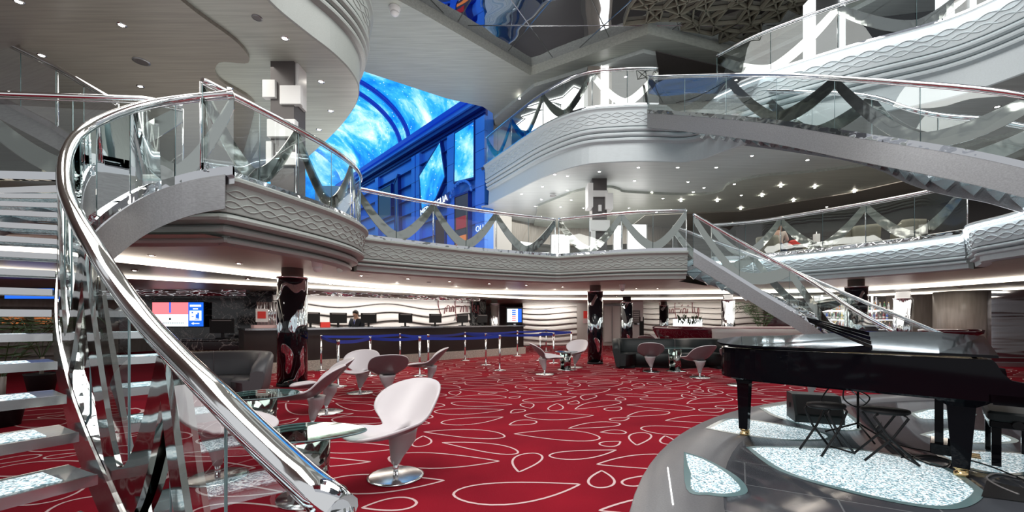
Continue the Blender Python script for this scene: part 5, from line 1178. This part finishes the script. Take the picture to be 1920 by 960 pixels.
mb.box((xc+.09, 12.598, zc), (.05, .003, .18)); mb.box((xc+.04, 12.598, zc-.02), (.05, .003, .12)); mb.box((xc+.05, 12.598, zc-.11), (.14, .003, .02)); mb.box((xc-.09, 12.598, zc+.09), (.04, .003, .04)); mb.box((xc-.08, 12.598, zc-.03), (.06, .003, .02)); mb.build('pictogram', M['scr_b'], t)
dk = thing('marble_desk', 'low black and golden marble desk under the wall screen', 'desk', (-8.4, 11.2, 0))
mb = MB(); mb.rbox((-8.6, 11.2, .82), (2.3, .7, .06), .03, .05); mb.build('desk_top', M['marble'], dk); mb = MB(); mb.rbox((-8.4, 11.25, .67), (2.3, .55, .24), .03, .05); mb.build('apron', M['marble'], dk); mb = MB(); mb.rbox((-8.4, 11.3, .28), (2.1, .5, .55), .03, .05); mb.build('plinth', M['marble2'], dk)
o = dup(mon0, ((414-960)/F*11.2, 11.25, .85), 0.1, 'dark monitor on the marble desk beneath the wall screen', 'monitors on the marble desk')
o.scale = (1.25,)*3
# screens by the right end of the counter
t = thing('departure_screen', 'tall bright blue and white information screen at the right end of the counter', 'screen', P(965, 592, 17.6))
def R2(x0, x1, y0, y1, Y, m, nm):
    a = P(x0, y0, Y); b = P(x1, y1, Y); mb = MB(); mb.box(((a.x+b.x)/2, Y, (a.z+b.z)/2), (b.x-a.x, .03, a.z-b.z)); return mb.build(nm, M[m], t)
R2(949, 980, 576, 607, 17.6, 'plastic', 'bezel'); R2(963, 967, 607, 659.8, 17.6, 'chrome2', 'post'); R2(951, 971, 579, 604, 17.57, 'scr_w', 'white_panel'); R2(971, 978, 579, 604, 17.57, 'scr_b', 'blue_panel')
for k in range(6): R2(960, 967, 581+k*3.7, 583+k*3.7, 17.54, 'scr_r' if k > 2 else 'scr_b', 'text_row')
round_column(-.75, 17.75, .2, 'rippled chrome column at the right end of the reception wall', 2.24, 'column_c')
t = thing('blue_wall_screen', 'dim blue screen glimpsed between the stair treads at far left', 'screen', P(55, 550, 9.0)); R2(10, 100, 541, 560, 9.0, 'scr_b', 'screen_face'); R2(8, 102, 539, 562, 9.03, 'plastic', 'bezel')
t = thing('fireplace_glow_panels', 'amber panels put in for a fireplace glow between the stair treads at far left', 'display', P(50, 600, 9.1)); R2(5, 45, 592, 608, 9.1, 'orange', 'amber_panel'); R2(65, 95, 590, 608, 9.1, 'orange', 'amber_panel'); R2(0, 100, 586, 618, 9.14, 'darkceil', 'cabinet')  # orange fireplace glow put in as glowing panels on a cabinet
# palms
def palm(x, y, h, lab, n=9, sd=1, z0=0):
    t = thing('potted_palm', lab, 'plant', (x, y, z0)); r = random.Random(sd); mb = MB(); mb.lathe([(.16, 0), (.22, .35), (.23, .38), (.19, .38), (.18, .34)], (x, y, z0), 16); mb.build('pot', M['plastic'], t)
    mb = MB(); mb.tube([(x, y, z0+.3), (x+.02, y, z0+h*.45)], .03, 6); mb.build('stem', M['wood'], t); mb = MB()
    for i in range(n):
        a = 2*PI*i/n+r.uniform(-.3, .3); L = h*r.uniform(.5, .75); pts = [Vector((x, y, z0+h*.42))+Vector((math.cos(a)*L*u, math.sin(a)*L*u, h*.58*math.sin(u*2.2)*r.uniform(.9, 1))) for u in (0, .25, .5, .75, 1)]
        pts = smooth(pts, 4); mb.tube(pts, .006, 4)
        for j in range(3, len(pts)):
            d = (pts[j]-pts[j-1]).normalized(); s = d.cross(Vector((0, 0, 1))).normalized()
            for g in (-1, 1): l = .26*(1-abs(j/len(pts)-.5)); tip = pts[j]+s*g*l+d*.12-Vector((0, 0, .07)); mb.add([pts[j]-d*.014, pts[j]+d*.014, tip], [(0, 1, 2)])
    mb.build('fronds', M['leaf'], t); return t
palm(-6.5, 5.3, 1.4, 'palm in a black pot behind the lower stair treads at left', 9, 2)
palm(-8.6, 7.6, 1.5, 'palm in a black pot beyond the stairs near the amber panels', 10, 3)
palm(9.0, 15.0, 2.0, 'dark palm behind the lower staircase stringer', 10, 5); palm(10.6, 17.6, 1.9, 'dark palm beyond the burgundy bar', 9, 6)
# ---------------------------------------------------------------- bar
bar = thing('curved_bar', 'curved burgundy lacquered bar counter with cream base at centre right', 'bar', (7.0, 14.5, 0))
bp, _ = resample(smooth([Vector((5.35, 15.2, 0)), Vector((5.75, 14.2, 0)), Vector((6.6, 13.6, 0)), Vector((7.8, 13.8, 0)), Vector((9.0, 13.4, 0)), Vector((10.2, 12.8, 0))], 6), .15); bn = normals(bp)
mb = MB(); mb.loft([[p+n_*o+Vector((0, 0, z)) for o, z in ((-.55, 1.12), (.16, 1.14), (.26, 1.10), (.24, 1.0), (.10, .78), (-.02, .62), (-.55, .62))] for p, n_ in zip(bp, bn)], cap=True); mb.build('burgundy_front', M['burg'], bar)
mb = MB(); mb.loft([[p+n_*o+Vector((0, 0, z)) for o, z in ((-.5, .63), (-.05, .63), (-.12, .1), (-.12, 0), (-.5, 0))] for p, n_ in zip(bp, bn)], cap=True); mb.build('cream_base', M['wave_wall'], bar)
t = thing('cream_bar_counter', 'cream counter unit in front of the right end of the burgundy bar', 'counter', (6.0, 11.9, 0))
bp2, _ = resample(smooth([Vector((6.15, 12.75, 0)), Vector((6.6, 12.5, 0)), Vector((7.5, 12.5, 0)), Vector((8.7, 12.3, 0))], 6), .12); b2 = normals(bp2)
mb = MB(); mb.loft([[p+n_*o+Vector((0, 0, z)) for o, z in ((-.3, 1.06), (.14, 1.08), (.10, .95), (.02, .1), (.02, 0), (-.3, 0))] for p, n_ in zip(bp2, b2)], cap=True); mb.build('body', M['wave_wall'], t)
t = thing('burgundy_table', 'burgundy lens-shaped table end in front of the right pier', 'table', (11.4, 11.3, 0)); mb = MB(); mb.lathe([(.02, .78), (.35, .85), (.62, 1.0), (.64, 1.08), (.55, 1.11), (.02, 1.12)], (11.9, 11.3, 0), 32); mb.build('table_top', M['burg'], t); mb = MB(); mb.lathe([(.3, 0), (.3, .02), (.08, .05), (.08, .8)], (11.9, 11.3, 0), 20); mb.build('pedestal', M['chrome2'], t)
# bar wall sign, glowing planter
a0 = Vector((7.6, 21.55, 1.62)); script_sign('bar_wall_lettering', 'small dark red handwritten lettering on the wall behind the bar', a0, (.95, -.3, 0), 1.7, M['red_text'], sub='BAR')
t = thing('lit_planter', 'glowing white planter with green plants on the bar wall', 'planter', (9.1, 20.2, .9)); mb = MB(); mb.box((8.6, 20.4, 1.2), (1.3, .3, .4), -.3); mb.build('light_box', M['colstrip'], t); mb = MB(); r = random.Random(9)
for k in range(70): p = Vector((8.6+r.uniform(-.6, .6), 20.1-r.uniform(0, .1), 1.1+r.uniform(0, .35))); mb.add([p, p+Vector((.06, 0, .1)), p+Vector((r.uniform(-.08, .08), 0, .2))], [(0, 1, 2)])
mb.build('leaves', M['leaf'], t)
# back rooms: door, notice kiosk, posters
t = thing('white_door', 'cream double door between the central column and the slim dark column', 'door', P(1148, 620, 21.7)); R2(1133, 1163, 574, 641, 21.9, 'wave_wall', 'door_leaf'); R2(1164, 1169, 574, 641, 21.88, 'burg', 'door_edge'); R2(1131, 1170, 571, 574, 21.87, 'steel', 'door_head'); R2(1147.5, 1148.5, 575, 641, 21.87, 'steel', 'door_gap')
t = thing('cash_kiosk', 'white wall kiosk with a grey notice panel beyond the slim column', 'kiosk', P(1195, 640, 20)); R2(1184, 1206, 565, 652.6, 20, 'white', 'kiosk_body'); R2(1186, 1200, 582, 606, 19.95, 'grey_text', 'notice_panel'); R2(1185, 1200, 606, 609, 19.8, 'chrome2', 'shelf')
for k in range(5): R2(1188, 1198, 585+k*4, 586+k*4, 19.9, 'white', 'text_row')
t = thing('payphone', 'dark wall terminal right of the white kiosk', 'terminal', P(1203, 600, 19.3)); R2(1199, 1207, 594, 654.5, 19.3, 'plastic', 'terminal_body'); R2(1201, 1205, 594, 602, 19.25, 'white', 'terminal_screen')
t = thing('red_notice', 'red and white notice on the wave wall beside the central column', 'notice', P(1098, 590, 21.2)); R2(1094, 1104, 583, 597, 21.83, 'red', 'notice_top'); R2(1093, 1104, 597, 606, 21.83, 'pink', 'notice_bottom')
# bottle shelves
sh = thing('bottle_shelf', 'backlit mirrored shelf unit full of bottles behind the right stairs', 'shelf', (11.2, 14.6, 0)); SY = 14.3; xs0, xs1 = (1535-960)/F*SY, (1672-960)/F*SY
mb = MB(); mb.box(((xs0+xs1)/2, SY+.25, 1.1), (xs1-xs0, .05, 2.2)); mb.build('back_panel', M['mirror_wall'], sh)
mb = MB(); mb.box(((xs0+xs1)/2, SY, .4), (xs1-xs0, .45, .8)); mb.build('cabinet', M['steel'], sh)
SZ = [1.02, 1.35, 1.68]
for z in SZ: mb = MB(); mb.box(((xs0+xs1)/2, SY+.02, z), (xs1-xs0, .30, .025)); mb.build('shelf_board', M['whiteglow'], sh)
for x in (xs0, xs0+(xs1-xs0)*.36, xs0+(xs1-xs0)*.68, xs1): mb = MB(); mb.tube([(x, SY-.15, .8), (x, SY-.15, 2.2)], .03, 8); mb.build('upright', M['chrome'], sh)
bcol = [('amber', (.35, .12, .02)), ('green', (.02, .12, .04)), ('clear', (.55, .6, .6)), ('dark red', (.18, .01, .02)), ('blue', (.02, .08, .4)), ('pale yellow', (.6, .5, .2)), ('black', (.02, .02, .02))]
protos = []
for nm, c in bcol:
    m = pbr('bottle_'+nm.replace(' ', '_'), c, .1); t = thing('bottle', 'x', 'bottle', (0, 0, 0)); mb = MB(); mb.lathe([(.034, 0), (.036, .01), (.036, .16), (.014, .21), (.013, .27)], seg=12); mb.build('glass_body', m, t, True)
    mb = MB(); mb.lathe([(.0145, .262), (.0145, .288)], seg=10); mb.build('cap', M['brass'], t, True); mb = MB(); mb.lathe([(.0368, .05), (.0368, .12)], seg=12, cap=False); mb.build('paper_label', M['cream'], t, True); protos.append([t, nm, False])
r = random.Random(21)
for si, z in enumerate(SZ):
    x = xs0+.1
    while x < xs1-.08:
        k = r.randrange(len(protos)); pr = protos[k]; o = dup(pr[0]) if pr[2] else pr[0]; pr[2] = True
        o.location = (x, SY-.05+r.uniform(-.03, .03), z+.0125); s = r.uniform(.8, 1.0); o.scale = (s,)*3; shn = ('lowest', 'middle', 'top')[si]
        o['label'] = '%s bottle on the %s shelf behind the right stairs' % (pr[1], shn); o['group'] = '%s bottles on the %s bar shelf' % (pr[1], shn); x += r.uniform(.095, .15)
for pr in protos:
    if not pr[2]: 
        for c in list(pr[0].children): bpy.data.objects.remove(c)
        bpy.data.objects.remove(pr[0])
t = thing('wall_crest', 'small pale shield plaque high on the dark wall right of the shelves', 'plaque', P(1703, 567, 13.9)); R2(1698, 1708, 560, 571, 13.9, 'cream', 'plaque_body')
